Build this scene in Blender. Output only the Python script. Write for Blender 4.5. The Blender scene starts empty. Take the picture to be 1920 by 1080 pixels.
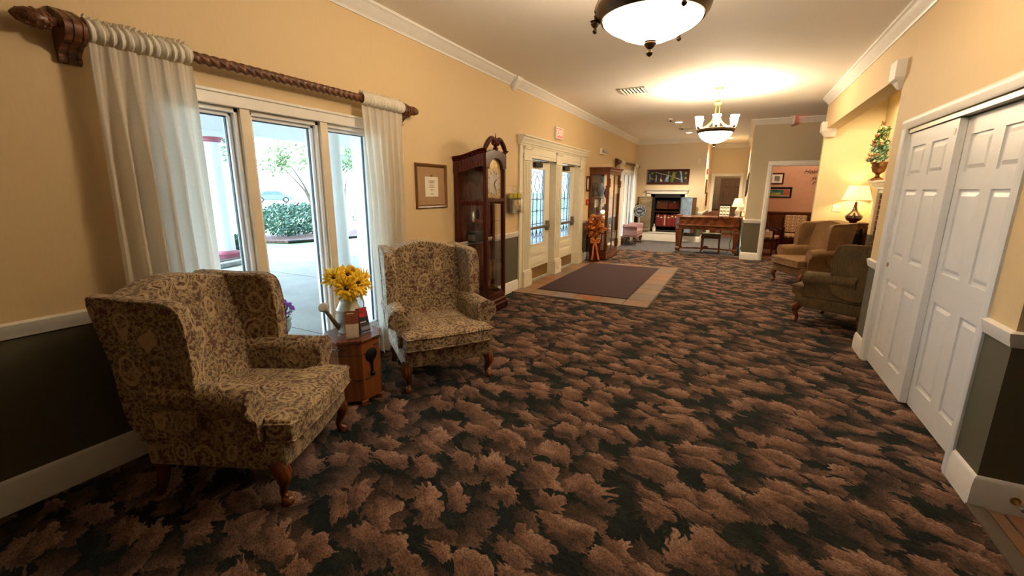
import bpy, math, random
from math import sin, cos, pi, radians, sqrt, atan2
from mathutils import Vector, Matrix
random.seed(7)
SC = bpy.context.scene
COL = SC.collection

# ------------------------------------------------------------------ camera
cam_d = bpy.data.cameras.new('camera'); cam = bpy.data.objects.new('camera', cam_d); COL.objects.link(cam)
cam_d.sensor_width = 36; cam_d.lens = 817.0/1920*36; cam_d.clip_start = .05; cam_d.clip_end = 400
_y, _p, _r = -.4688, -.2205, .0060
_d = Vector((sin(_y)*cos(_p), cos(_y)*cos(_p), sin(_p)))
_rt = _d.cross(Vector((0, 0, 1))).normalized(); _u = _rt.cross(_d)
_r2 = _rt*cos(_r)+_u*sin(_r); _u2 = -_rt*sin(_r)+_u*cos(_r)
cam.matrix_world = Matrix(((_r2.x, _u2.x, -_d.x, 0), (_r2.y, _u2.y, -_d.y, 0), (_r2.z, _u2.z, -_d.z, 1.55), (0, 0, 0, 1)))
SC.camera = cam

# ------------------------------------------------------------------ world, exposure
W = bpy.data.worlds.new('overcast_sky'); SC.world = W; W.use_nodes = True
bg = W.node_tree.nodes['Background']; bg.inputs[0].default_value = (.60, .81, 1.0, 1); bg.inputs[1].default_value = 9.0
SC.view_settings.view_transform = 'Standard'; SC.view_settings.look = 'None'
SC.view_settings.gamma = 1; SC.view_settings.exposure = 0.98; SC.view_settings.use_curve_mapping = False
WARM = (1.0, .80, .56)
PENDANT_W, CHAND_W, CAN_W, LAMP_W = 70, 29, 36, 5.5
BOWL_E, SHADE_E = 3.6, 7.0

# ------------------------------------------------------------------ material helpers
def L(h):
    h = h.lstrip('#'); c = [int(h[i:i+2], 16)/255 for i in (0, 2, 4)]
    return tuple(((x/12.92) if x <= .04045 else ((x+.055)/1.055)**2.4) for x in c)+(1,)
class N:
    def __init__(s, name):
        s.m = bpy.data.materials.new(name); s.m.use_nodes = True; s.t = s.m.node_tree
        s.b = s.t.nodes['Principled BSDF']; s.out = s.t.nodes['Material Output']
    def n(s, typ, **kw):
        x = s.t.nodes.new(typ)
        for k, v in kw.items(): setattr(x, k, v)
        return x
    def l(s, a, b): s.t.links.new(a, b)
    def math(s, op, a, b=None, clamp=False):
        x = s.n('ShaderNodeMath', operation=op, use_clamp=clamp)
        for i, v in enumerate((a, b)):
            if v is None: continue
            if isinstance(v, (int, float)): x.inputs[i].default_value = v
            else: s.l(v, x.inputs[i])
        return x.outputs[0]
    def mix(s, f, a, b, mode='MIX'):
        x = s.n('ShaderNodeMix', data_type='RGBA', blend_type=mode)
        for i, v in ((0, f), (6, a), (7, b)):
            if isinstance(v, (int, float)): x.inputs[i].default_value = v
            elif isinstance(v, tuple): x.inputs[i].default_value = v
            else: s.l(v, x.inputs[i])
        return x.outputs[2]
    def ramp(s, f, stops, interp='LINEAR'):
        x = s.n('ShaderNodeValToRGB'); x.color_ramp.interpolation = interp; e = x.color_ramp.elements
        while len(e) < len(stops): e.new(.5)
        for i, (p, c) in enumerate(stops): e[i].position = p; e[i].color = c
        s.l(f, x.inputs[0]); return x.outputs[0]
    def noise(s, vec, scale, detail=3, rough=.5):
        x = s.n('ShaderNodeTexNoise'); x.inputs['Scale'].default_value = scale; x.inputs['Detail'].default_value = detail
        x.inputs['Roughness'].default_value = rough
        if vec is not None: s.l(vec, x.inputs['Vector'])
        return x
    def pos(s): return s.n('ShaderNodeNewGeometry').outputs['Position']
    def obj(s): return s.n('ShaderNodeTexCoord').outputs['Object']
    def mapping(s, v, scale=(1, 1, 1), rot=(0, 0, 0), loc=(0, 0, 0)):
        x = s.n('ShaderNodeMapping'); s.l(v, x.inputs[0]); x.inputs['Scale'].default_value = scale
        x.inputs['Rotation'].default_value = rot; x.inputs['Location'].default_value = loc; return x.outputs[0]
    def bump(s, h, strength=.3, dist=.01):
        x = s.n('ShaderNodeBump'); x.inputs['Strength'].default_value = strength; x.inputs['Distance'].default_value = dist
        s.l(h, x.inputs['Height']); s.l(x.outputs[0], s.b.inputs['Normal'])
    def col(s, c):
        if isinstance(c, tuple): s.b.inputs['Base Color'].default_value = c
        else: s.l(c, s.b.inputs['Base Color'])
    def set(s, rough=.5, metal=0, **kw):
        s.b.inputs['Roughness'].default_value = rough; s.b.inputs['Metallic'].default_value = metal
        for k, v in kw.items(): s.b.inputs[k].default_value = v
        return s.m
def plain(name, hexc, rough=.5, metal=0, var=.06, scale=12, bump=0, **kw):
    n = N(name); c = L(hexc); o = n.obj(); no = n.noise(o, scale, 3)
    d = tuple(x*(1-var*2) for x in c[:3])+(1,); e = tuple(min(1, x*(1+var*2)) for x in c[:3])+(1,)
    n.col(n.ramp(no.outputs[0], [(.3, d), (.7, e)]))
    if bump: n.bump(no.outputs[0], bump)
    return n.set(rough, metal, **kw)
def wood(name, dark, light, scale=1.0, rough=.32, rot=(0, 0, 0), ax=2):
    g = [9*scale]*3; g[ax] = 1.1*scale
    n = N(name); v = n.mapping(n.obj(), tuple(g), rot)
    a = n.noise(v, 3, 5, .6); w = n.n('ShaderNodeTexWave'); n.l(v, w.inputs[0]); w.inputs['Scale'].default_value = 1.3
    w.inputs['Distortion'].default_value = 7; w.inputs['Detail'].default_value = 3
    f = n.math('ADD', n.math('MULTIPLY', a.outputs[0], .7), n.math('MULTIPLY', w.outputs[1], .3))
    n.col(n.ramp(f, [(.25, L(dark)), (.75, L(light))])); n.bump(f, .06, .002)
    return n.set(rough)
def emis(name, col, strength):
    n = N(name); n.b.inputs['Base Color'].default_value = (1, .9, .75, 1)
    n.b.inputs['Emission Color'].default_value = col+(1,) if len(col) == 3 else col
    n.b.inputs['Emission Strength'].default_value = strength
    return n.set(.4)
def pane_mat(name, tint=(1, 1, 1, 1), gloss=.1, rough=0.0, wavy=0):
    n = N(name); tr = n.n('ShaderNodeBsdfTransparent'); tr.inputs[0].default_value = tint
    gl = n.n('ShaderNodeBsdfGlossy'); gl.inputs['Roughness'].default_value = rough
    lw = n.n('ShaderNodeLayerWeight'); lw.inputs['Blend'].default_value = .5
    f = n.math('ADD', n.math('MULTIPLY', n.math('POWER', lw.outputs['Facing'], 4), .45), .02+gloss*.15, True)
    if wavy:
        no = n.noise(n.obj(), 30, 2); b = n.n('ShaderNodeBump'); b.inputs['Strength'].default_value = wavy
        n.l(no.outputs[0], b.inputs['Height']); n.l(b.outputs[0], gl.inputs['Normal'])
    mx = n.n('ShaderNodeMixShader'); n.l(f, mx.inputs[0]); n.l(tr.outputs[0], mx.inputs[1]); n.l(gl.outputs[0], mx.inputs[2])
    n.l(mx.outputs[0], n.out.inputs[0]); return n.m
def cloth_sheer(name, hexc, thru=.45, clear=.12):
    n = N(name); c = L(hexc); no = n.noise(n.obj(), 160, 2)
    cc = n.ramp(no.outputs[0], [(.2, tuple(x*.88 for x in c[:3])+(1,)), (.8, c)])
    di = n.n('ShaderNodeBsdfDiffuse'); tl = n.n('ShaderNodeBsdfTranslucent'); tp = n.n('ShaderNodeBsdfTransparent')
    n.l(cc, di.inputs[0]); n.l(cc, tl.inputs[0])
    m1 = n.n('ShaderNodeMixShader'); m1.inputs[0].default_value = thru; n.l(di.outputs[0], m1.inputs[1]); n.l(tl.outputs[0], m1.inputs[2])
    m2 = n.n('ShaderNodeMixShader'); m2.inputs[0].default_value = clear; n.l(m1.outputs[0], m2.inputs[1]); n.l(tp.outputs[0], m2.inputs[2])
    n.l(m2.outputs[0], n.out.inputs[0]); return n.m

def mat_wall(name, upper, lower, split=.885):
    n = N(name); p = n.pos(); sx = n.n('ShaderNodeSeparateXYZ'); n.l(p, sx.inputs[0])
    f = n.math('GREATER_THAN', sx.outputs[2], split); no = n.noise(n.mapping(p, (30, 30, 3)), 4, 4); nf = n.noise(p, 420, 1)
    up = n.mix(.5, L(upper), n.mix(no.outputs[0], tuple(x*.86 for x in L(upper)[:3])+(1,), tuple(min(1, x*1.08) for x in L(upper)[:3])+(1,)))
    n.col(n.mix(f, L(lower), up)); n.bump(nf.outputs[0], .08, .003); return n.set(.62)
M = {}
M['wall'] = mat_wall('wall_paint', '#d4b98c', '#575340')
M['wall_far'] = mat_wall('wall_paint_far', '#dccbae', '#575340')
M['wall_grey'] = mat_wall('wall_paint_taupe', '#b8aa8e', '#5f5743')
M['wall_alcove'] = mat_wall('wall_paint_alcove', '#dac89c', '#5f5743', .9)
M['peach'] = plain('peach_wall_paint', '#c39474', .6, var=.02)
M['ceil'] = plain('ceiling_paint', '#f4eee4', .8, var=.015, scale=60, bump=.05)
M['white'] = plain('white_trim_paint', '#e6e2da', .38, var=.015)
M['cream'] = plain('cream_trim_paint', '#e4dcc4', .4, var=.015)
M['winwhite'] = plain('window_vinyl', '#f2f2f2', .35, var=.01)
M['doorwhite'] = plain('door_paint', '#dddddd', .36, var=.01)
M['mull'] = plain('mullion_paint', '#e6d6ba', .4, var=.02)
M['mahog'] = wood('mahogany', '#260a05', '#5a1d0e', rough=.25)
M['cherry'] = wood('cherry_wood', '#42200f', '#7c4424', rough=.25)
M['cherryx'] = wood('cherry_wood_long', '#42200f', '#7c4424', rough=.22, ax=0)
M['mahogy'] = wood('mahogany_long', '#260a05', '#5a1d0e', rough=.25, ax=1)
M['oak'] = wood('golden_oak', '#6a381a', '#8a5028', scale=.6, rough=.28)
M['rodwood'] = wood('rod_wood', '#3c2110', '#7d4c28', rough=.4)
M['walnut'] = wood('walnut', '#2c1209', '#63311a', rough=.28)
M['dark'] = plain('dark_void', '#0c0b0a', .7)
M['black'] = plain('black_metal', '#131211', .42, .3)
M['bronze'] = plain('bronze', '#5a4732', .38, .75)
M['brass'] = plain('brass', '#a98a4e', .28, .9)
M['steel'] = plain('satin_steel', '#8d8575', .33, .9)
M['paper'] = plain('paper', '#e4ddcb', .8, var=.02)
M['glass'] = pane_mat('clear_pane')
M['acrylic'] = pane_mat('acrylic', (.97, .97, .98, 1), .25, .03)
M['brown_emb'] = plain('brown_print', '#8a5a44', .5, var=.1)
M['red'] = plain('red_plastic', '#b0221c', .4)
M['whiteplas'] = plain('white_plastic', '#e2dccf', .45, var=.02)
M['glow'] = emis('lamp_glass_glow', (1.0, .80, .52), BOWL_E)
M['glow2'] = emis('chandelier_bowl_glow', (1.0, .82, .56), 16)
M['shadeglow'] = emis('upshade_glow', (1.0, .80, .50), SHADE_E)
M['canglow'] = emis('recessed_glow', (1.0, .82, .58), 14)
M['lampshade'] = emis('lampshade_cloth', (1.0, .74, .38), .5)
M['lampshade'].node_tree.nodes['Principled BSDF'].inputs['Base Color'].default_value = L('#efe0b8')
M['mat'] = plain('entrance_mat_pile', '#3b2427', .95, var=.12, scale=220, bump=.35)
M['curtain'] = cloth_sheer('curtain_linen', '#f4eee2', .52, .0)
M['valance'] = cloth_sheer('curtain_gather', '#f2ead8', .15, 0)
M['concrete'] = plain('concrete', '#8f8e8a', .9, var=.05, scale=2.5)
M['asphalt'] = plain('road', '#7c7c7b', .9, var=.04, scale=1)
M['colpaint'] = plain('column_paint', '#e9edf2', .5, var=.01)
M['pinkpaint'] = plain('dusty_red_paint', '#a8576a', .5)
M['mulch'] = plain('mulch', '#4a322c', .95, var=.4, scale=14, bump=.6)
M['stone'] = plain('stone', '#8b8e8b', .85, var=.1, scale=9, bump=.3)
M['petal'] = plain('sunflower_petal', '#ffc213', .55, var=.12, scale=30)
M['seed'] = plain('sunflower_seed', '#3a1f0c', .9, var=.3, scale=120, bump=.5)
M['leafg'] = plain('leaf_green', '#3f5a22', .55, var=.2, scale=20)
M['leafout'] = plain('leaf_far', '#4a6450', .6, var=.25, scale=.6)
M['leafpale'] = plain('leaf_pale', '#6f9170', .6, var=.25, scale=4)
M['leafhedge'] = plain('leaf_hedge', '#2f5242', .6, var=.3, scale=6)
M['leaftree'] = plain('leaf_tree', '#55663c', .6, var=.3, scale=2)
M['bark'] = plain('bark', '#4d4238', .9, var=.2)
M['purple'] = plain('purple_bloom', '#8a3fa8', .6, var=.25, scale=40)
M['zinc'] = plain('painted_tin', '#b9b4a8', .42, .15, var=.06)
M['tinspout'] = plain('tin_spout', '#8f7f66', .45, .3, var=.08)
M['autumn'] = plain('autumn_leaf', '#b5611e', .6, var=.35, scale=22)
M['autumn2'] = plain('autumn_bloom', '#d08432', .6, var=.3, scale=25)
M['ribbon'] = plain('orange_ribbon', '#c8713c', .4, var=.1)
M['peachrose'] = plain('peach_rose', '#d9a878', .6, var=.15, scale=30)
M['rust'] = plain('rust_flower', '#9c5a38', .6, var=.25, scale=30)
M['bronzeurn'] = plain('aged_bronze_urn', '#80522c', .35, .55, var=.25, scale=14)
M['ceramic'] = plain('burgundy_ceramic', '#33100c', .1, var=.1, **{'Coat Weight': .6})
M['pinkfab'] = plain('mauve_velvet', '#92706f', .8, var=.1, scale=50)
M['greenseat'] = plain('sage_seat_fabric', '#6e6c58', .85, var=.1, scale=60)
M['book'] = plain('red_book_cloth', '#7d1518', .6, var=.15)
M['book2'] = plain('oxblood_book_cloth', '#5c1a14', .6, var=.15)
M['book3'] = plain('tan_book_cloth', '#c98a66', .6, var=.1)
M['safe'] = plain('old_safe_paint', '#7d6f58', .5, .2, var=.18, scale=5)
M['safeedge'] = plain('safe_edge_brown', '#5a4026', .45, .2, var=.15, scale=6)
M['safeblue'] = plain('safe_steel_blue', '#8fa0ad', .3, .4, var=.1)
M['navy'] = plain('navy_enamel', '#12283e', .4)
M['carpetplain'] = plain('plain_slate_carpet', '#4c4a50', .97, var=.16, scale=9, bump=.2)
M['grey'] = plain('grey_figurine', '#6f6a66', .5, var=.2)
M['brick'] = plain('brick_clay', '#5e2a20', .85, var=.22, scale=25, bump=.4)
M['mortar'] = plain('mortar', '#cabb98', .9, var=.08)
M['grout'] = plain('grout', '#5d5144', .9)

def mat_tile(name, a, b, c):
    n = N(name); p = n.pos(); no = n.noise(p, 3.2, 5, .6); n2 = n.noise(p, 17, 3)
    oi = n.n('ShaderNodeObjectInfo').outputs['Random']
    f = n.math('ADD', n.math('MULTIPLY', no.outputs[0], .65), n.math('MULTIPLY', oi, .42))
    n.col(n.mix(n.math('MULTIPLY', n2.outputs[0], .35), n.ramp(f, [(.3, L(a)), (.52, L(b)), (.75, L(c))]), L('#6b4a38')))
    n.bump(n2.outputs[0], .1, .003); return n.set(.3)
M['tile'] = mat_tile('slate_tile', '#6b635b', '#8a6b50', '#9a5f3e')

def mat_carpet():
    n = N('leaf_carpet'); p = n.mapping(n.pos(), (1, 1, 1), (0, 0, .5))
    warp = n.noise(p, 3.0, 3, .55); sub = n.n('ShaderNodeVectorMath', operation='SUBTRACT'); n.l(warp.outputs['Color'], sub.inputs[0]); sub.inputs[1].default_value = (.5, .5, .5)
    sc = n.n('ShaderNodeVectorMath', operation='SCALE'); n.l(sub.outputs[0], sc.inputs[0]); sc.inputs['Scale'].default_value = .30
    ad = n.n('ShaderNodeVectorMath', operation='ADD'); n.l(p, ad.inputs[0]); n.l(sc.outputs[0], ad.inputs[1]); q = ad.outputs[0]
    fine = n.noise(n.mapping(q, (13, 34, 1)), 1, 3, .55).outputs[0]; med = n.noise(p, 8, 3, .6).outputs[0]; streak = n.noise(n.mapping(q, (5, 30, 1)), 1, 2, .5).outputs[0]
    def layer(scale, off, lob, size):
        qq = n.mapping(q, (scale, scale*1.6, 0), (0, 0, off), (off*3, off*7, 0))
        v = n.n('ShaderNodeTexVoronoi', voronoi_dimensions='2D'); n.l(qq, v.inputs['Vector']); v.inputs['Scale'].default_value = 1; v.inputs['Randomness'].default_value = .95
        df = n.n('ShaderNodeVectorMath', operation='SUBTRACT'); n.l(qq, df.inputs[0]); n.l(v.outputs['Position'], df.inputs[1])
        s = n.n('ShaderNodeSeparateXYZ'); n.l(df.outputs[0], s.inputs[0])
        rs = n.n('ShaderNodeSeparateColor'); n.l(v.outputs['Color'], rs.inputs[0])
        ang = n.math('ADD', n.math('ARCTAN2', s.outputs[1], s.outputs[0]), n.math('MULTIPLY', rs.outputs[0], 1.6))
        lobes = n.math('MULTIPLY', n.math('SINE', n.math('MULTIPLY', ang, lob)), .12)
        lobes2 = n.math('MULTIPLY', n.math('SINE', n.math('MULTIPLY', ang, lob*3+1)), .09)
        dd = n.math('ADD', v.outputs['Distance'], n.math('MULTIPLY', v.outputs['Distance'], n.math('ADD', lobes, lobes2)))
        dd = n.math('ADD', dd, n.math('MULTIPLY', n.math('SUBTRACT', fine, .5), .42))
        prj = n.math('MULTIPLY', n.math('COSINE', ang), v.outputs['Distance'])
        mask = n.math('MULTIPLY', n.math('SUBTRACT', n.math('ADD', size-.1, n.math('MULTIPLY', rs.outputs[2], .16)), dd), 34, True)
        shade = n.math('ADD', n.math('ADD', n.math('MULTIPLY', prj, .75), .33), n.math('ADD', n.math('MULTIPLY', n.math('SUBTRACT', streak, .5), .55), n.math('MULTIPLY', n.math('SUBTRACT', med, .5), .8)))
        return mask, shade, rs.outputs[1]
    m1, s1, r1 = layer(3.5, .35, 5, .43)
    m2, s2, r2 = layer(4.9, 2.1, 6, .5)
    bgc = n.ramp(n.math('ADD', n.math('MULTIPLY', med, .6), n.math('MULTIPLY', streak, .4)), [(.35, L('#101315')), (.52, L('#1b2322')), (.7, L('#33322c'))])
    c2 = n.ramp(s2, [(.0, L('#6d5446')), (.35, L('#4b3a32')), (.75, L('#1f1e1d'))])
    c1 = n.ramp(s1, [(.0, L('#a58470')), (.28, L('#856352')), (.52, L('#5d463a')), (.8, L('#2a2321'))])
    tint = n.mix(n.math('MULTIPLY', r1, .5), c1, n.mix(.5, c1, L('#4c3a32')))
    c = n.mix(m2, bgc, c2); c = n.mix(m1, c, tint)
    wv = n.n('ShaderNodeTexVoronoi'); n.l(n.mapping(p, (95, 190, 1)), wv.inputs['Vector']); wv.inputs['Scale'].default_value = 1
    wf = n.ramp(wv.outputs['Distance'], [(.1, (1.2, 1.2, 1.2, 1)), (.8, (.35, .35, .35, 1))])
    n.col(n.mix(.85, c, wf, 'MULTIPLY')); n.bump(wv.outputs['Distance'], .35, .004)
    return n.set(.93, **{'Specular IOR Level': .2})
M['carpet'] = mat_carpet()

def mat_paisley():
    n = N('paisley_fabric'); p = n.obj()
    warp = n.noise(p, 7, 2); sc = n.n('ShaderNodeVectorMath', operation='SCALE'); n.l(warp.outputs['Color'], sc.inputs[0]); sc.inputs['Scale'].default_value = .07
    ad = n.n('ShaderNodeVectorMath', operation='ADD'); n.l(p, ad.inputs[0]); n.l(sc.outputs[0], ad.inputs[1]); q = ad.outputs[0]
    v = n.n('ShaderNodeTexVoronoi'); n.l(n.mapping(q, (1, 1, .68)), v.inputs['Vector']); v.inputs['Scale'].default_value = 6.6; v.inputs['Randomness'].default_value = .55
    d = v.outputs['Distance']; rings = n.math('SINE', n.math('MULTIPLY', d, 38))
    v2 = n.n('ShaderNodeTexVoronoi', feature='DISTANCE_TO_EDGE'); n.l(q, v2.inputs['Vector']); v2.inputs['Scale'].default_value = 38
    lines = n.math('LESS_THAN', v2.outputs['Distance'], .07)
    v3 = n.n('ShaderNodeTexVoronoi'); n.l(q, v3.inputs['Vector']); v3.inputs['Scale'].default_value = 46
    base = n.ramp(v3.outputs['Distance'], [(.15, L('#b09a78')), (.45, L('#7d6a4e')), (.75, L('#544636'))])
    base = n.mix(n.math('MULTIPLY', lines, .75), base, L('#b8a07c'))
    sepc = n.n('ShaderNodeSeparateColor'); n.l(v3.outputs['Color'], sepc.inputs[0])
    base = n.mix(n.math('MULTIPLY', n.math('GREATER_THAN', sepc.outputs[0], .86), .8), base, L('#5a2420'))
    ringm = n.math('MULTIPLY', n.math('MULTIPLY', n.math('SUBTRACT', rings, .35), 5, True), n.math('LESS_THAN', d, .52))
    c = n.mix(n.math('MULTIPLY', ringm, .8), base, L('#c4aa86'))
    core = n.math('LESS_THAN', d, .085); c = n.mix(core, c, L('#c4a680')); c = n.mix(n.math('LESS_THAN', d, .035), c, L('#5c2a20'))
    wv = n.noise(p, 380, 1); c = n.mix(.35, c, n.ramp(wv.outputs[0], [(.3, (.5, .5, .5, 1)), (.7, (1.3, 1.3, 1.3, 1))]), 'MULTIPLY')
    n.col(c); n.bump(wv.outputs[0], .25, .003); return n.set(.85, **{'Sheen Weight': .15})
M['paisley'] = mat_paisley()
def mat_rib(name, a, b, sc=150):
    n = N(name); p = n.obj(); w = n.noise(n.mapping(p, (1, 1, .15)), sc, 2); no = n.noise(p, 5, 3)
    c = n.ramp(n.math('ADD', n.math('MULTIPLY', w.outputs[0], .6), n.math('MULTIPLY', no.outputs[0], .4)), [(.35, L(a)), (.65, L(b))])
    n.col(c); n.bump(w.outputs[0], .2, .003); return n.set(.85, **{'Sheen Weight': .02})
M['tanfab'] = mat_rib('tan_velvet', '#5a3f21', '#7c5a33')
M['olivefab'] = mat_rib('olive_rib_fabric', '#43361f', '#6a5633', 110)
def mat_oval():
    n = N('oval_print_fabric'); p = n.mapping(n.obj(), (9, 9, 12)); v = n.n('ShaderNodeTexVoronoi'); n.l(p, v.inputs['Vector']); v.inputs['Scale'].default_value = 1; v.inputs['Randomness'].default_value = 0
    r = n.math('LESS_THAN', n.math('ABSOLUTE', n.math('SUBTRACT', v.outputs['Distance'], .36)), .06)
    n.col(n.mix(r, L('#c7a678'), L('#70503a'))); return n.set(.8)
M['ovalfab'] = mat_oval()
def mat_seeded():   # obscured entrance glass, lets daylight through
    n = N('obscured_glass'); tr = n.n('ShaderNodeBsdfTransparent'); tr.inputs[0].default_value = (.75, .78, .8, 1); tl = n.n('ShaderNodeBsdfTranslucent'); tl.inputs[0].default_value = (.6, .64, .7, 1)
    gl = n.n('ShaderNodeBsdfGlossy'); gl.inputs['Roughness'].default_value = .15
    no = n.noise(n.obj(), 40, 2); f = n.ramp(no.outputs[0], [(.35, (.3, .3, .3, 1)), (.65, (.7, .7, .7, 1))])
    m1 = n.n('ShaderNodeMixShader'); n.l(f, m1.inputs[0]); n.l(tr.outputs[0], m1.inputs[1]); n.l(tl.outputs[0], m1.inputs[2])
    m2 = n.n('ShaderNodeMixShader'); m2.inputs[0].default_value = .06; n.l(m1.outputs[0], m2.inputs[1]); n.l(gl.outputs[0], m2.inputs[2])
    n.l(m2.outputs[0], n.out.inputs[0]); return n.m
M['seeded'] = mat_seeded()
def mat_grass():
    n = N('lawn'); p = n.pos(); no = n.noise(p, .4, 4); n2 = n.noise(p, 9, 3)
    n.col(n.mix(.4, n.ramp(no.outputs[0], [(.3, L('#4c6e44')), (.7, L('#5d8052'))]), n.ramp(n2.outputs[0], [(.3, L('#43623c')), (.7, L('#6a8a5a'))]))); return n.set(.95)
M['grass'] = mat_grass()

# ------------------------------------------------------------------ mesh helpers
class MB:
    def __init__(s): s.v = []; s.f = []
    def add(s, vs, fs, mat=None):
        b = len(s.v)
        s.v += [tuple((mat @ Vector(p)) if mat else p) for p in vs]; s.f += [tuple(i+b for i in f) for f in fs]; return s
    def box(s, c, d, rot=None):
        x, y, z = [k/2 for k in d]; vs = [(-x, -y, -z), (x, -y, -z), (x, y, -z), (-x, y, -z), (-x, -y, z), (x, -y, z), (x, y, z), (-x, y, z)]
        fs = [(0, 3, 2, 1), (4, 5, 6, 7), (0, 1, 5, 4), (1, 2, 6, 5), (2, 3, 7, 6), (3, 0, 4, 7)]
        m = Matrix.Translation(c) @ (rot.to_4x4() if rot else Matrix()); return s.add(vs, fs, m)
    def b2(s, a, b): return s.box([(a[i]+b[i])/2 for i in range(3)], [abs(b[i]-a[i]) for i in range(3)])
    def loft(s, rings, cap=True, closed=True):
        n = len(rings[0]); vs = [p for r in rings for p in r]; fs = []
        for i in range(len(rings)-1):
            for j in range(n if closed else n-1):
                k = (j+1) % n; fs.append((i*n+j, i*n+k, (i+1)*n+k, (i+1)*n+j))
        if cap: fs.append(tuple(range(n))[::-1]); fs.append(tuple((len(rings)-1)*n+j for j in range(n)))
        return s.add(vs, fs)
    def lathe(s, prof, seg=20, c=(0, 0, 0), mat=None, cap=True):
        m = Matrix.Translation(c) @ (mat if mat else Matrix())
        rings = [[tuple(m @ Vector((r*cos(2*pi*j/seg), r*sin(2*pi*j/seg), z))) for j in range(seg)] for r, z in prof]
        return s.loft(rings, cap)
    def tube(s, pts, r, seg=8, cap=True):
        pts = [Vector(p) for p in pts]; rs = r if isinstance(r, (list, tuple)) else [r]*len(pts); rings = []
        up = Vector((0, 0, 1)) if abs((pts[-1]-pts[0]).normalized().z) < .9 else Vector((1, 0, 0))
        for i, p in enumerate(pts):
            t = (pts[min(i+1, len(pts)-1)]-pts[max(i-1, 0)]).normalized(); a = t.cross(up).normalized(); b = a.cross(t)
            rings.append([tuple(p+(a*cos(2*pi*j/seg)+b*sin(2*pi*j/seg))*rs[i]) for j in range(seg)])
        return s.loft(rings, cap)
    def prism(s, poly, fn0, fn1):
        return s.loft([[fn0(*p) for p in poly], [fn1(*p) for p in poly]])
    def ball(s, c, r, seg=12, rows=8):
        r = (r, r, r) if isinstance(r, (int, float)) else r; rings = []
        for i in range(rows+1):
            t = -pi/2+pi*i/rows; q = max(cos(t), .02)
            rings.append([(c[0]+r[0]*q*cos(2*pi*j/seg), c[1]+r[1]*q*sin(2*pi*j/seg), c[2]+r[2]*sin(t)) for j in range(seg)])
        return s.loft(rings)
    def grid(s, fn, nu, nv):
        vs = [fn(i/nu, j/nv) for i in range(nu+1) for j in range(nv+1)]
        fs = [(i*(nv+1)+j, (i+1)*(nv+1)+j, (i+1)*(nv+1)+j+1, i*(nv+1)+j+1) for i in range(nu) for j in range(nv)]
        return s.add(vs, fs)
    def build(s, name, mat, parent=None, smooth=True, bevel=0, seg=2, sub=0, thick=0, label=None, ang=40):
        me = bpy.data.meshes.new(name); me.from_pydata([tuple(p) for p in s.v], [], s.f); me.update()
        import bmesh as _b
        bm = _b.new(); bm.from_mesh(me); _b.ops.recalc_face_normals(bm, faces=bm.faces); bm.to_mesh(me); bm.free()
        me.materials.append(M[mat] if isinstance(mat, str) else mat)
        if smooth:
            me.polygons.foreach_set('use_smooth', [True]*len(me.polygons)); me.set_sharp_from_angle(angle=radians(ang))
        o = bpy.data.objects.new(name, me); COL.objects.link(o)
        if thick: d = o.modifiers.new('solid', 'SOLIDIFY'); d.thickness = thick; d.offset = 0
        if bevel: d = o.modifiers.new('bevel', 'BEVEL'); d.width = bevel; d.segments = seg; d.limit_method = 'ANGLE'; d.angle_limit = radians(35)
        if sub: d = o.modifiers.new('sub', 'SUBSURF'); d.levels = sub; d.render_levels = sub
        if parent: o.parent = parent
        if label: o['label'] = label
        return o
def thing(name, label, cat, loc=(0, 0, 0), rz=0, group=None):
    o = bpy.data.objects.new(name, None); COL.objects.link(o); o.empty_display_size = .1
    o.location = loc; o.rotation_euler = (0, 0, rz); return tag(o, label, cat, group)
def tag(o, label, cat, group=None):
    o['label'] = label; o['category'] = cat
    if group: o['group'] = group
    return o
def struct(o, label=None):
    o['kind'] = 'structure'
    if label: o['label'] = label
    return o
def dup(o, parent=None, loc=None, rz=None, label=None, group=None):
    c = o.copy(); COL.objects.link(c); c.parent = parent
    if loc is not None: c.location = loc
    if rz is not None: c.rotation_euler = (0, 0, rz)
    if label: c['label'] = label
    if group: c['group'] = group
    for ch in list(o.children): dup(ch, c)
    return c
def empty_struct(name, loc=(0, 0, 0), label=None):
    o = bpy.data.objects.new(name, None); COL.objects.link(o); o.location = loc; return struct(o, label)
def light(name, kind, loc, energy, color=WARM, size=.1, parent=None, spot=None, rot=None):
    d = bpy.data.lights.new(name, kind); d.energy = energy; d.color = color
    if kind in ('POINT', 'SPOT'): d.shadow_soft_size = size
    if spot: d.spot_size = spot; d.spot_blend = .6
    o = bpy.data.objects.new(name, d); COL.objects.link(o); o.location = loc
    if rot: o.rotation_euler = rot
    if parent: o.parent = parent
    return o
def text(body, size, mat, parent, loc, rot, ext=.002, shear=0, align='CENTER', name='lettering'):
    cu = bpy.data.curves.new(name, 'FONT'); cu.body = body; cu.size = size; cu.extrude = ext; cu.shear = shear; cu.align_x = align; cu.align_y = 'CENTER'
    t = bpy.data.objects.new('tmp_text', cu); COL.objects.link(t); dg = bpy.context.evaluated_depsgraph_get()
    me = bpy.data.meshes.new_from_object(t.evaluated_get(dg)); bpy.data.objects.remove(t); bpy.data.curves.remove(cu)
    me.materials.clear(); me.materials.append(M[mat]); o = bpy.data.objects.new(name, me); COL.objects.link(o)
    o.location = loc; o.rotation_euler = rot
    if parent: o.parent = parent
    return o
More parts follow.
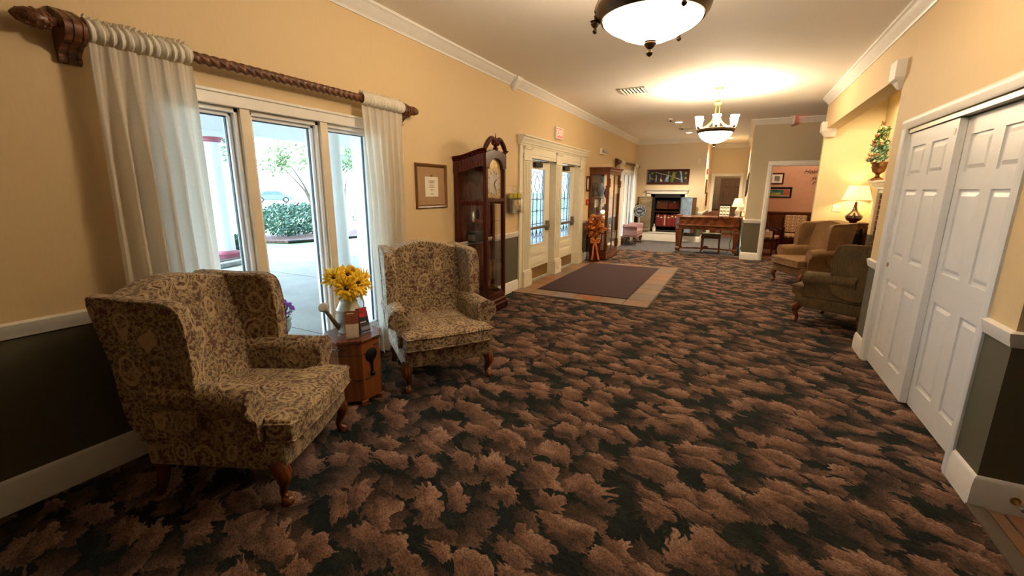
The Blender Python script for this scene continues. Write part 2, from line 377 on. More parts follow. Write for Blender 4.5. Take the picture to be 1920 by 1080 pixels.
def spline(pts, n=6, closed=False):
    P = [Vector(p) for p in pts]; out = []; m = len(P)
    for i in range(m if closed else m-1):
        a, b, c, d = (P[(i+k) % m] if closed else P[min(max(i+k, 0), m-1)] for k in (-1, 0, 1, 2))
        for j in range(n):
            t = j/n; out.append(tuple(.5*((2*b)+(c-a)*t+(2*a-5*b+4*c-d)*t*t+(3*b-a-3*c+d)*t**3)))
    if not closed: out.append(tuple(P[-1]))
    return out
def mould(name, prof, p0, p1, out, mat='white', parent=None, m0=0):
    """profile (outward, z) swept straight from p0 to p1 (xy), outward direction 'out' (xy); m0 = 1 mitres the start as an outside corner"""
    d = Vector((p1[0]-p0[0], p1[1]-p0[1])).normalized()
    mb = MB(); mb.prism(prof, lambda o, z: (p0[0]+out[0]*o-d.x*o*m0, p0[1]+out[1]*o-d.y*o*m0, z), lambda o, z: (p1[0]+out[0]*o, p1[1]+out[1]*o, z))
    return mb.build(name, mat, parent)
LX, RX, CZ = -3.01, 1.215, 3.10
BASE = [(0, 0), (.018, 0), (.018, .125), (.014, .135), (.014, .15), (.006, .165), (0, .17)]
RAIL = [(0, .845), (.012, .85), (.016, .868), (.022, .88), (.026, .9), (.03, .918), (.0, .926)]
CROWN = [(0, 2.985), (.012, 2.985), (.016, 3.0), (.028, 3.01), (.05, 3.035), (.078, 3.062), (.088, 3.075), (.1, 3.08), (.104, 3.1), (0, 3.1)]
FARY = 14.78

# ================================================================== STRUCTURE
def boxes(name, mat, lst, parent=None, bevel=0, **k):
    mb = MB()
    for a, b in lst: mb.b2(a, b)
    return mb.build(name, mat, parent, smooth=False, bevel=bevel, **k)
struct(boxes('floor', 'carpet', [((LX, -3, -.1), (4, 11.9, 0))]), 'dark carpet with brown leaf pattern')
struct(boxes('floor_far', 'carpetplain', [((LX, 11.9, -.1), (.19, 17.0, 0))]), 'plain slate carpet at the far end of the lobby')
M['r2floor'] = plain('rust_carpet', '#7a4a36', .95, var=.15, scale=30)
struct(boxes('floor_side_room', 'r2floor', [((.19, 11.9, -.1), (3, 14, .001)), ((-1.1, 17.0, -.1), (.6, 19.2, 0))]))
struct(boxes('ceiling', 'ceil', [((-3.26, -3, CZ), (4, 19.2, CZ+.1))]))
w1 = (1.42, 3.13, .24, 2.07); d1 = (6.5, 8.97, 0, 2.1); w2 = (12.45, 14.15, .24, 2.07)
def wall_with_openings(y0, y1, ops, x0=-3.26, x1=LX):
    out = []; y = y0
    for a, b, c, d in ops:
        out.append(((x0, y, 0), (x1, a, CZ))); out.append(((x0, a, d), (x1, b, CZ)))
        if c > 0: out.append(((x0, a, 0), (x1, b, c)))
        y = b
    out.append(((x0, y, 0), (x1, y1, CZ))); return out
struct(boxes('wall_left', 'wall', wall_with_openings(-3, FARY, (w1, d1, w2))), 'tan wall with dark olive wainscot, left')
struct(boxes('wall_back', 'wall', [((-3.26, -3.1, 0), (4.1, -3, CZ)), ((4, -3, 0), (4.1, 2.9, CZ))]))
struct(boxes('wall_right', 'wall', [((RX, 2.78, 0), (RX+.12, 3.11, CZ)), ((RX, 4.97, 0), (RX+.12, 5.35, CZ)), ((RX, 3.11, 2.07), (RX+.12, 4.97, CZ)),
    ((RX+.12, 2.78, 0), (4.1, 2.9, CZ)), ((RX+.12, 5.23, 0), (2.12, 5.35, CZ)), ((1.9, 2.9, 0), (2.0, 5.23, CZ))]), 'tan closet wall with olive wainscot, right')
struct(boxes('wall_header', 'wall', [((RX, 5.35, 2.6), (1.40, 9.45, CZ))]), 'boxed beam over the alcove opening')
struct(boxes('wall_alcove', 'wall_alcove', [((RX, 9.45, 0), (3.0, 9.57, CZ)), ((2.0, 5.35, 0), (2.12, 9.45, CZ))]), 'yellow alcove walls')
struct(boxes('wall_doorway', 'wall_grey', [((.19, 11.5, 0), (.61, 11.62, CZ)), ((1.56, 11.5, 0), (3.1, 11.62, CZ)), ((.61, 11.5, 2.12), (1.56, 11.62, CZ)), ((3.0, 9.45, 0), (3.1, 11.5, CZ))]), 'taupe wall with the open doorway')
struct(boxes('wall_hall', 'wall_far', [((.19, 11.62, 0), (.31, 17, CZ)), ((-1.07, 14.98, 0), (-.95, 17, CZ)),
    ((-1.1, 17, 0), (-.8, 17.12, CZ)), ((.02, 17, 0), (.62, 17.12, CZ)), ((-.8, 17, 2.07), (.02, 17.12, CZ))]), 'hallway walls')
struct(boxes('wall_far', 'wall_far', [((-3.26, FARY, 0), (-2.5, FARY+.2, CZ)), ((-1.47, FARY, 0), (-.95, FARY+.2, CZ)), ((-2.5, FARY, 1.47), (-1.47, FARY+.2, CZ)), ((-2.5, FARY, 0), (-1.47, FARY+.2, .27)),
    ((-3.26, FARY+.75, 0), (-1.07, FARY+.85, CZ))]), 'pale far wall above the fireplace')
struct(boxes('wall_side_room', 'peach', [((.31, 14.0, 0), (3.1, 14.1, CZ)), ((3.0, 11.62, 0), (3.1, 14.0, CZ)), ((.31, 11.63, 0), (.33, 14.0, CZ))]), 'peach wall of the side room')
struct(boxes('wall_back_office', 'wall_far', [((-1.1, 19.1, 0), (.7, 19.2, CZ)), ((-1.2, 17.12, 0), (-1.1, 19.2, CZ)), ((.6, 17.12, 0), (.7, 19.2, CZ))]))
# --- mouldings
for i, (a, b) in enumerate(((-3, 1.33), (3.22, 6.12), (9.32, 12.36), (14.24, FARY))):
    struct(mould('baseboard_left', BASE, (LX, a), (LX, b), (1, 0)))
    struct(mould('trim_chair_rail', RAIL, (LX, a), (LX, b), (1, 0)))
struct(mould('baseboard_under_window', BASE, (LX, 1.33), (LX, 3.22), (1, 0)))
struct(mould('trim_crown_left', CROWN, (LX, -3), (LX, FARY), (1, 0)))
struct(mould('trim_crown_right', CROWN, (RX, 2.78), (RX, 9.45), (-1, 0), m0=1))
struct(mould('trim_crown_near', CROWN, (RX, 2.78), (4, 2.78), (0, -1), m0=1))
struct(mould('trim_crown_doorway', CROWN, (.19, 11.5), (3, 11.5), (0, -1), m0=1))
struct(mould('trim_crown_hall', CROWN, (.19, 11.5), (.19, 17), (-1, 0), m0=1))
struct(mould('trim_crown_far', CROWN, (LX, FARY), (-.95, FARY), (0, -1)))
struct(mould('trim_crown_hall_end', CROWN, (-.95, 17), (.19, 17), (0, -1)))
struct(mould('trim_crown_hall_left', CROWN, (-.95, FARY), (-.95, 17), (1, 0)))
for p0, p1, o in (((RX, 2.78), (RX, 3.03), (-1, 0)), ((RX, 5.05), (RX, 5.35), (-1, 0)), ((RX, 2.78), (4, 2.78), (0, -1)), ((RX, 5.35), (2.0, 5.35), (0, 1)),
                  ((RX, 9.45), (2, 9.45), (0, -1)), ((.19, 11.5), (.52, 11.5), (0, -1)), ((.19, 11.5), (.19, 17), (-1, 0)), ((-1.45, FARY), (-.95, FARY), (0, -1)), ((-.95, FARY), (-.95, 17), (1, 0))):
    mt = 1 if p0 in ((RX, 2.78), (.19, 11.5)) else 0
    struct(mould('baseboard_right', BASE, p0, p1, o, m0=mt))
    if p0 != (RX, 5.35): struct(mould('trim_chair_rail', RAIL, p0, p1, o, m0=mt))
# corbel blocks on the beam and the crown break on the left wall
def corbel(x, y, sx):
    mb = MB()
    mb.loft([[(x+sx*a, y-b, z), (x+sx*.14+.0, y-b, z), (x+sx*.14, y+b, z), (x+sx*a, y+b, z)] for a, b, z in ((-.01, .035, 2.47), (-.03, .055, 2.5), (-.045, .07, 2.53), (-.07, .085, 2.55), (-.075, .095, 2.565), (-.075, .095, 2.71))])
    return struct(mb.build('trim_corbel', 'white', smooth=False, bevel=.004))
corbel(RX, 5.42, 1); corbel(RX, 9.40, 1)
mb = MB(); mb.loft([[(LX, 5.93-b, z), (LX+a, 5.93-b, z), (LX+a, 5.93+b, z), (LX, 5.93+b, z)] for a, b, z in ((.01, .02, 2.93), (.06, .06, 2.985), (.115, .075, 3.06), (.125, .08, 3.1))]); struct(mb.build('trim_crown_block', 'white', smooth=False))
# --- entrance tiles inset in the carpet
ent = empty_struct('floor_entry', (0, 0, 0), 'slate tile border around the entrance mat')
boxes('grout_bed', 'grout', [((LX, 5.9, 0), (-.93, 9.45, .004))], ent)
tm = None
def tile(x0, y0, x1, y1, par=ent, z=.009):
    global tm
    g = .009; o = MB().b2((-.5, -.5, 0), (.5, .5, z)).build('tile', 'tile', par, smooth=False) if tm is None else tm.copy()
    if tm is None: tm = o
    else: COL.objects.link(o)
    o.parent = par; o.location = ((x0+x1)/2, (y0+y1)/2, 0); o.scale = (abs(x1-x0)-g, abs(y1-y0)-g, 1); return o
xs = [LX, -2.71, -2.36, -2.0, -1.64, -1.29, -.95]; ys = [5.92, 6.29, 6.7, 7.1, 7.5, 7.9, 8.3, 8.7, 9.12, 9.44]
for i in range(6):
    for j in range(9):
        if 1 <= i <= 4 and 1 <= j <= 7: continue
        tile(xs[i], ys[j], xs[i+1], ys[j+1])
boxes('edge_strip', 'grout', [((-.95, 5.9, 0), (-.925, 9.46, .012)), ((LX, 5.895, 0), (-.925, 5.92, .012))], ent)
boxes('door_sill', 'stone', [((-3.2, 6.5, 0), (LX, 8.97, .012))], ent)
m_ = thing('entrance_mat', 'dark maroon entrance mat on the slate tiles', 'mat', (-2.0, 7.72, .004))
boxes('pile', 'mat', [((-.705, -1.45, 0), (.705, 1.45, .014))], m_, bevel=.004)
boxes('rubber_edge', 'black', [((-.72, -1.465, 0), (.72, 1.465, .006))], m_)
# --- tile floor beyond the near right corner
nt = empty_struct('floor_side_hall', (0, 0, 0), 'tile floor past the near right corner')
boxes('threshold', 'grout', [((1.195, -3, 0), (1.265, 2.775, .014))], nt, bevel=.004)
for j in range(12):
    tile(1.268, 2.762-.42*j, 1.33, 2.762-.42*(j+1), nt)
for i in range(5):
    for j in range(12): tile(1.333+.4*i, 2.762-.42*j, 1.733+.4*i, 2.762-.42*(j+1), nt)

# --- windows on the left wall
def window(n, y0, y1, z0, z1, ms, label):
    w = empty_struct('window_%d' % n, (0, 0, 0), label)
    # casing
    cs = .075
    boxes('casing', 'white', [((LX, y0-cs, z0-.07), (LX+.022, y0, z1+cs)), ((LX, y1, z0-.07), (LX+.022, y1+cs, z1+cs)), ((LX, y0, z1), (LX+.022, y1, z1+cs)), ((LX, y0, z0-.07), (LX+.022, y1, z0))], w, bevel=.004)
    boxes('casing_bead', 'white', [((LX, y0-cs-.012, z1+cs-.004), (LX+.034, y1+cs+.012, z1+cs+.016))], w, bevel=.005)
    boxes('sill', 'white', [((-3.2, y0-.09, z0-.02), (LX+.05, y1+.09, z0+.005))], w, bevel=.006)
    for a, b in (((-3.27, y0-.001, z0), (-3.14, y0+.02, z1)), ((-3.27, y1-.02, z0), (-3.14, y1+.001, z1)), ((-3.27, y0, z1-.02), (-3.14, y1, z1+.001))): boxes('jamb_liner', 'winwhite', [(a, b)], w)
    for m in ms: boxes('mullion', 'mull', [((-3.2, m-.034, z0), (LX+.008, m+.034, z1))], w, bevel=.003)
    ed = [y0]+[e for m in ms for e in (m-.034, m+.034)]+[y1]
    for a, b in zip(ed[::2], ed[1::2]):
        sa = boxes('sash', 'winwhite', [((-3.14, a, z0), (-3.03, a+.028, z1)), ((-3.14, b-.028, z0), (-3.03, b, z1)), ((-3.14, a, z0), (-3.03, b, z0+.03)), ((-3.14, a, z1-.03), (-3.03, b, z1)),
            ((-3.12, a+.028, z0), (-3.06, a+.05, z1)), ((-3.12, b-.05, z0), (-3.06, b-.028, z1)), ((-3.12, a, z0+.03), (-3.06, b, z0+.052)), ((-3.12, a, z1-.052), (-3.06, b, z1-.03))], w, bevel=.003)
        boxes('pane', 'glass', [((-3.098, a+.05, z0+.052), (-3.092, b-.05, z1-.052))], sa)
        boxes('gasket', 'black', [((-3.105, b-.054, z0+.052), (-3.085, b-.049, z1-.052)), ((-3.105, a+.05, z1-.057), (-3.085, b-.05, z1-.052))], sa)
window(1, *w1[:2], w1[2], w1[3], (1.955, 2.592), 'triple picture window between the cream curtains')
window(2, *w2[:2], w2[2], w2[3], (13.0, 13.6), 'far triple window behind the display cabinet')

# --- entrance doors
dt = empty_struct('trim_entrance', (0, 0, 0), 'white pilastered surround of the entrance doors')
def pil(y0, y1):
    mb = MB(); mb.b2((LX-.14, y0, 0), (LX+.045, y1, 2.06))
    n_ = 4
    for k in range(n_):
        a = y0+.035+(y1-y0-.07)*k/n_; mb.b2((LX+.045, a, .3), (LX+.056, a+(y1-y0-.07)/n_*.6, 1.98))
    o = mb.build('pilaster', 'cream', dt, smooth=False, bevel=.003)
    boxes('plinth_block', 'cream', [((LX-.14, y0-.012, 0), (LX+.075, y1+.012, .25)), ((LX-.14, y0-.006, .25), (LX+.064, y1+.006, .275))], dt, bevel=.004)
    boxes('capital', 'cream', [((LX, y0-.01, 2.0), (LX+.06, y1+.01, 2.02)), ((LX, y0-.012, 2.17), (LX+.066, y1+.012, 2.19)), ((LX, y0-.02, 2.19), (LX+.075, y1+.02, 2.21)), ((LX, y0, 2.02), (LX+.05, y1, 2.17))], dt, bevel=.003)
pil(6.24, 6.52); pil(7.60, 7.90); pil(8.95, 9.22)
boxes('outer_casing', 'cream', [((LX, 6.13, 0), (LX+.03, 6.24, 2.3)), ((LX, 9.22, 0), (LX+.03, 9.31, 2.3))], dt, bevel=.004)
boxes('frieze', 'cream', [((LX-.1, 6.52, 2.05), (LX+.03, 8.95, 2.1)), ((LX, 6.13, 2.1), (LX+.035, 9.31, 2.3))], dt, bevel=.003)
mb = MB(); mb.prism([(0, 2.22), (.05, 2.22), (.055, 2.24), (.07, 2.25), (.075, 2.28), (.095, 2.3), (.1, 2.33), (.12, 2.345), (.12, 2.365), (0, 2.365)], lambda o, z: (LX+o, 6.1, z), lambda o, z: (LX+o, 9.34, z)); mb.build('cornice', 'cream', dt)
def entrance_door(n, y0, y1, label):
    d = empty_struct('door_%d' % n, (LX-.1, (y0+y1)/2, 0), label); h = (y1-y0)/2-.004; g = .285
    boxes('leaf', 'cream', [((-.022, -h, .01), (.022, -g, 2.045)), ((-.022, g, .01), (.022, h, 2.045)), ((-.022, -g, 1.9), (.022, g, 2.045)), ((-.022, -g, .01), (.022, g, .64))], d, bevel=.003)
    boxes('glazing_bead', 'cream', [((.02, -g-.02, .62), (.032, -g, 1.92)), ((.02, g, .62), (.032, g+.02, 1.92)), ((.02, -g, 1.9), (.032, g, 1.92)), ((.02, -g, .62), (.032, g, .64))], d, bevel=.003)
    gp = boxes('glass', 'seeded', [((-.004, -g, .64), (.004, g, 1.9))], d)
    mb = MB()
    for yy in (-.17, 0, .17): mb.tube([(.007, yy, .64), (.007, yy, 1.52)], .006, 5)
    for zz in (.98, 1.2, 1.4): mb.tube([(.007, -g, zz), (.007, g, zz)], .006, 5)
    for sg in (-1, 1):
        mb.tube(spline([(.007, sg*g, 1.42), (.007, sg*.2, 1.6), (.007, sg*.24, 1.74), (.007, sg*.1, 1.86), (.007, 0, 1.83)], 6), .006, 5)
        mb.tube(spline([(.007, 0, 1.52), (.007, sg*.1, 1.6), (.007, sg*.07, 1.72), (.007, 0, 1.8)], 6), .006, 5)
        mb.tube(spline([(.007, sg*g, .7), (.007, sg*.17, .84), (.007, sg*.08, .74), (.007, 0, .88)], 6), .006, 5)
    for zz in (1.2, 1.4): mb.tube([(.007, 0, zz-.04), (.007, .03, zz), (.007, 0, zz+.04), (.007, -.03, zz), (.007, 0, zz-.04)], .006, 5)
    mb.build('leading', 'black', gp)
    boxes('panel', 'cream', [((.022, -.34, .43), (.03, .34, .55)), ((.03, -.32, .45), (.035, .32, .53))], d, bevel=.004)
    boxes('panel', 'cream', [((.022, -.34, .27), (.03, .34, .4)), ((.03, -.32, .29), (.035, .32, .38))], d, bevel=.004)
    boxes('kick_plate', 'brass', [((.022, -h+.03, .03), (.026, h-.03, .225))], d)
    mb = MB(); mb.b2((.03, -.46, .9), (.085, .44, .945)); pb = mb.build('panic_bar', 'steel', d, smooth=False, bevel=.01)
    boxes('latch_case', 'steel', [((.022, .36, .84), (.07, .45, 1.02))], pb, bevel=.008)
    boxes('end_case', 'bronze', [((.022, -.5, .885), (.075, -.42, .96))], pb, bevel=.006)
    cl = boxes('door_closer', 'black', [((.022, -.22, 1.93), (.085, .06, 2.01))], d, bevel=.008)
    MB().tube([(.06, -.02, 2.02), (.12, .2, 2.03), (.05, .4, 2.035)], .008, 6).build('closer_arm', 'black', cl)
    return d
entrance_door(1, 6.53, 7.595, 'cream entrance door with leaded glass nearest the grandfather clock')
entrance_door(2, 7.905, 8.945, 'cream entrance door with leaded glass nearest the display cabinet')
op = thing('door_operator_knob', 'small round door stop plate on the pilaster plinth between the doors', 'door stop', (LX+.075, 7.75, .13))
MB().lathe([(.045, 0), (.05, .006), (.045, .014), (.02, .018)], 20, mat=Matrix.Rotation(pi/2, 4, 'Y')).build('disc', 'whiteplas', op)

# --- closet with two sliding six-panel doors
ct = empty_struct('trim_closet', (0, 0, 0), 'white casing around the closet doors')
cp = [(0, 0), (0, .08), (.012, .08), (.02, .07), (.02, .045), (.013, .03), (.013, .012), (.006, 0)]
for y0, sg in ((3.11, -1), (4.97, 1)):
    mb = MB(); mb.prism([(RX-o, y0+sg*t) for o, t in cp], lambda x, y: (x, y, 0), lambda x, y: (x, y, 2.075)); mb.build('casing', 'doorwhite', ct)
mb = MB(); mb.prism([(RX-o, 2.07+t) for o, t in cp], lambda x, z: (x, 3.03, z), lambda x, z: (x, 5.05, z)); mb.build('casing', 'white', ct)
boxes('jamb', 'doorwhite', [((RX, 3.1, 0), (RX+.13, 3.115, 2.07)), ((RX, 4.965, 0), (RX+.13, 4.98, 2.07))], ct)
boxes('track', 'steel', [((RX+.01, 3.11, 2.035), (RX+.12, 4.97, 2.07))], ct)
boxes('closet_void', 'dark', [((RX+.3, 2.95, 0), (RX+.31, 5.2, 2.6))], ct)
def six_panel(name, n, mat, loc, w, h, rz, label, pull=None):
    d = empty_struct(name, loc, label); d.rotation_euler = (0, 0, rz)   # leaf in local XZ, face -Y
    boxes('leaf', mat, [((-w/2, -.008, .012), (w/2, .022, h))], d)
    st = w*.135; pw = (w-3*st)/2; rows = [(.09*h, .40*h), (.5*h, .775*h), (.83*h, .945*h)]
    mb = MB()   # stiles and rails proud of the recessed field
    for a, b in ((-w/2, -w/2+st), (-st/2, st/2), (w/2-st, w/2)): mb.b2((a, -.02, .012), (b, -.008, h))
    for a, b in ((.012, rows[0][0]), (rows[0][1], rows[1][0]), (rows[1][1], rows[2][0]), (rows[2][1], h)):
        for sg in (-1, 1): mb.b2((min(sg*st/2, sg*(st/2+pw)), -.02, a), (max(sg*st/2, sg*(st/2+pw)), -.008, b))
    mb.build('frame', mat, d, smooth=False)
    for a, b in rows:
        for sg in (-1, 1):
            cx = sg*(st/2+pw/2); q = pw/2-.008; e = .035
            def rect(k, y): return [(cx-k, y, a+.008+(q-k)), (cx+k, y, a+.008+(q-k)), (cx+k, y, b-.008-(q-k)), (cx-k, y, b-.008-(q-k))]
            MB().loft([rect(q, -.008), rect(q-.012, -.0085), rect(q-e, -.018), rect(q-e-.002, -.018)]).build('panel', mat, d, smooth=False)
    return d
f_ = six_panel('door_3', 3, 'doorwhite', (RX+.045, 4.49, 0), .955, 2.03, -pi/2, 'white six-panel sliding closet door farther from camera, overlapping the other')
MB().lathe([(.022, 0), (.022, .004), (.015, .004), (.012, .001)], 16, (-.40, -.02, .93), Matrix.Rotation(pi/2, 4, 'X')).build('finger_pull', 'brass', f_)
MB().lathe([(.022, 0), (.022, .003), (.001, .003)], 16, (.43, -.02, 1.95), Matrix.Rotation(pi/2, 4, 'X')).build('cover_cap', 'zinc', f_)
six_panel('door_4', 4, 'doorwhite', (RX+.09, 3.585, 0), .955, 2.03, -pi/2, 'white six-panel sliding closet door nearest the camera')
# --- doorway casings
for nm, x0, x1, zt, y, m in (('trim_doorway', .61, 1.56, 2.12, 11.5, 'white'), ('trim_hall_door', -.8, .02, 2.07, 17, 'white')):
    t = empty_struct(nm, (0, 0, 0)); 
    for a, b, z0, z1 in ((x0-.09, x0, 0, zt), (x1, x1+.09, 0, zt), (x0-.09, x1+.09, zt, zt+.09)):
        boxes('casing', m, [((a, y-.025, z0), (b, y, z1)), ((a+.012, y-.032, z0), (b-.012, y-.02, z1-.006))], t, bevel=.004)
    boxes('jamb', m, [((x0-.005, y, 0), (x0+.015, y+.12, zt)), ((x1-.015, y, 0), (x1+.005, y+.12, zt)), ((x0, y, zt-.015), (x1, y+.12, zt+.002))], t)
    if nm == 'trim_doorway':
        for z in (.3, 1.1, 1.85): boxes('hinge', 'brass', [((x0+.014, y+.02, z), (x0+.02, y+.06, z+.09))], t)
M['doorbrown'] = plain('brown_door_paint', '#8a6a52', .45, var=.03)
six_panel('door_5', 5, 'doorbrown', (-.22, 18.35, 0), .82, 2.03, .0, 'tan six-panel door beyond the dark hallway opening')

# ================================================================== LAMPS ON THE CEILING
def bowl_prof(R, h): return [(R, h), (R*.985, h*.86), (R*.9, h*.62), (R*.74, h*.40), (R*.55, h*.2), (R*.3, h*.06), (.012, 0)]
def drop(mb, c, s=1.0):
    mb.lathe([(.004, -.075*s), (.017*s, -.066*s), (.02*s, -.055*s), (.012*s, -.042*s), (.01*s, -.036*s), (.026*s, -.022*s), (.036*s, -.006*s), (.03*s, .004*s), (.04*s, .012*s), (.01, .02*s)], 16, c)
def pendant(loc, R, label):
    t = thing('pendant_light', label, 'ceiling light', loc)     # origin = finial tip
    z0 = .085
    MB().lathe([(R*.92*a, z0+.135*b) for a, b in ((1, 1), (.97, .8), (.87, .63), (.73, .48), (.58, .29), (.36, .1), (.04, 0))], 48, cap=False).build('bowl', 'glow', t, thick=.006)
    MB().lathe([(R*.89, .205), (R*.95, .2), (R*.97, .215), (R*1.02, .23), (R*1.05, .26), (R*1.03, .285), (R*.96, .30), (R*.93, .29), (R*.89, .21)], 48, cap=False).build('rim', 'bronze', t)
    mb = MB(); drop(mb, (0, 0, .078)); mb.build('finial', 'bronze', t)
    H = CZ-loc[2]
    for k in range(3):
        a = 2*pi*k/3+3.3; x, y = cos(a)*R*1.03, sin(a)*R*1.03
        rd = MB().tube(spline([(x, y, .21), (x*1.02, y*1.02, .30), (x*.7, y*.7, .47), (x*.2, y*.2, H-.1)], 5), .009, 8).build('arm', 'bronze', t)
        mb = MB(); drop(mb, (x*1.03, y*1.03, .215), .8); mb.build('drop_ornament', 'bronze', rd)
    MB().lathe([(.03, H-.12), (.05, H-.06), (.07, H-.02), (.075, H)], 24).build('canopy', 'bronze', t)
    light('bulb', 'POINT', (0, 0, .38), PENDANT_W, size=.12, parent=t)
    return t
pendant((-.56, 2.9, 2.33), .31, 'bronze rimmed glass bowl ceiling light nearest the camera')
def chandelier(loc, label):
    t = thing('chandelier', label, 'chandelier', loc); R = .262
    MB().lathe([(r, z+.085) for r, z in bowl_prof(R*.9, .16)], 36, cap=False).build('bowl', 'glow2', t, thick=.006)
    MB().lathe([(R*.88, .235), (R*.97, .24), (R*1.04, .265), (R*1.03, .29), (R*.95, .30), (R*.88, .28)], 40, cap=False).build('rim', 'bronze', t)
    mb = MB(); drop(mb, (0, 0, .08), .95); mb.build('finial', 'bronze', t)
    H = CZ-loc[2]; ra = .285
    for k in range(6):
        a = 2*pi*k/6-1.518; x, y = cos(a), sin(a)
        ar = MB().tube(spline([(x*.04, y*.04, .52), (x*.07, y*.07, .42), (x*.15, y*.15, .34), (x*.25, y*.25, .30), (x*ra, y*ra, .275), (x*ra, y*ra, .31)], 5), .009, 7).build('arm', 'brass', t)
        MB().lathe([(.016, .295), (.024, .305), (.02, .33)], 12, (x*ra, y*ra, 0)).build('cup', 'bronze', ar)
        MB().lathe([(.024, .325), (.038, .34), (.043, .37), (.048, .42), (.062, .47)], 18, (x*ra, y*ra, 0), cap=False).build('shade', 'shadeglow', t, thick=.004)
        if k % 2 == 0: light('bulb', 'POINT', (x*ra, y*ra, .48), CHAND_W, size=.05, parent=t)
    for k in range(4):
        a = pi/4+k*pi/2; MB().tube([(cos(a)*.045, sin(a)*.045, .3), (cos(a)*.035, sin(a)*.035, .66)], .006, 7).build('column_rod', 'brass', t)
    MB().lathe([(.05, .645), (.056, .66), (.05, .675), (.025, .69), (.03, .71), (.006, .73)], 18).build('column_collar', 'brass', t)
    for k, zz in enumerate((.75, .785, .82)):
        MB().tube([(cos(a_)*.012*(k % 2 == 0), cos(a_)*.012*(k % 2), zz+sin(a_)*.022) for a_ in [i*pi/6 for i in range(13)]], .003, 5).build('chain_link', 'brass', t)
    MB().lathe([(.012, H-.06), (.03, H-.045), (.06, H-.012), (.065, H)], 24).build('canopy', 'brass', t)
    return t
chandelier((-.42, 7.79, 2.2), 'brass chandelier with six lit glass shades over a bowl')
MB().lathe([(.34, CZ), (.34, CZ-.012), (.31, CZ-.02), (.29, CZ-.012), (.27, CZ-.006), (.01, CZ-.004)], 48, (-.42, 7.79, 0)).build('ceiling_medallion', 'ceil')
tag(bpy.data.objects['ceiling_medallion'], 'round plaster medallion above the chandelier', 'medallion')
def can(x, y, label):
    t = thing('recessed_light', label, 'ceiling light', (x, y, CZ), group='recessed ceiling lights')
    MB().lathe([(.1, 0), (.1, -.006), (.08, -.008), (.078, -.002)], 28, cap=False).build('trim_ring', 'whiteplas', t)
    MB().lathe([(.078, -.003), (.001, -.0035)], 24).build('lens', 'canglow', t)
    light('bulb', 'SPOT', (0, 0, -.03), CAN_W*5, (1, .78, .5), .06, t, radians(130))
can(-1.39, 11.16, 'recessed ceiling light closest to the chandelier'); can(-1.36, 13.2, 'recessed ceiling light near the fireplace wall'); can(-.38, 15.0, 'recessed ceiling light in front of the hallway door')
def vent(x, y, w, d, label):
    t = thing('ceiling_vent', label, 'vent', (x, y, CZ))
    boxes('frame', 'whiteplas', [((-w/2, -d/2, -.012), (w/2, -d/2+.03, 0)), ((-w/2, d/2-.03, -.012), (w/2, d/2, 0)), ((-w/2, -d/2, -.012), (-w/2+.03, d/2, 0)), ((w/2-.03, -d/2, -.012), (w/2, d/2, 0))], t, bevel=.003)
    boxes('backing', 'dark', [((-w/2+.02, -d/2+.02, -.003), (w/2-.02, d/2-.02, -.001))], t)
    n = 7
    for k in range(n):
        xx = -w/2+.05+(w-.1)*k/(n-1); MB().box((xx, 0, -.01), (.004, d-.06, .024), Matrix.Rotation(.7, 3, 'Y')).build('slat', 'whiteplas', t, smooth=False)
vent(-1.65, 7.45, .42, .42, 'white louvred ceiling vent before the chandelier'); vent(-1.35, 12.4, .35, .25, 'small ceiling vent between the far recessed lights')
for x, y, lb in ((-1.49, 10.58, 'small white smoke detector by the first recessed light'), (-1.405, 12.0, 'small white ceiling detector by the second recessed light')):
    t = thing('smoke_detector', lb, 'smoke detector', (x, y, CZ)); MB().lathe([(.055, 0), (.055, -.02), (.04, -.035), (.01, -.04)], 20).build('case', 'whiteplas', t); MB().lathe([(.018, -.036), (.018, -.06), (.03, -.064), (.002, -.066)], 12).build('sensor', 'black', t)

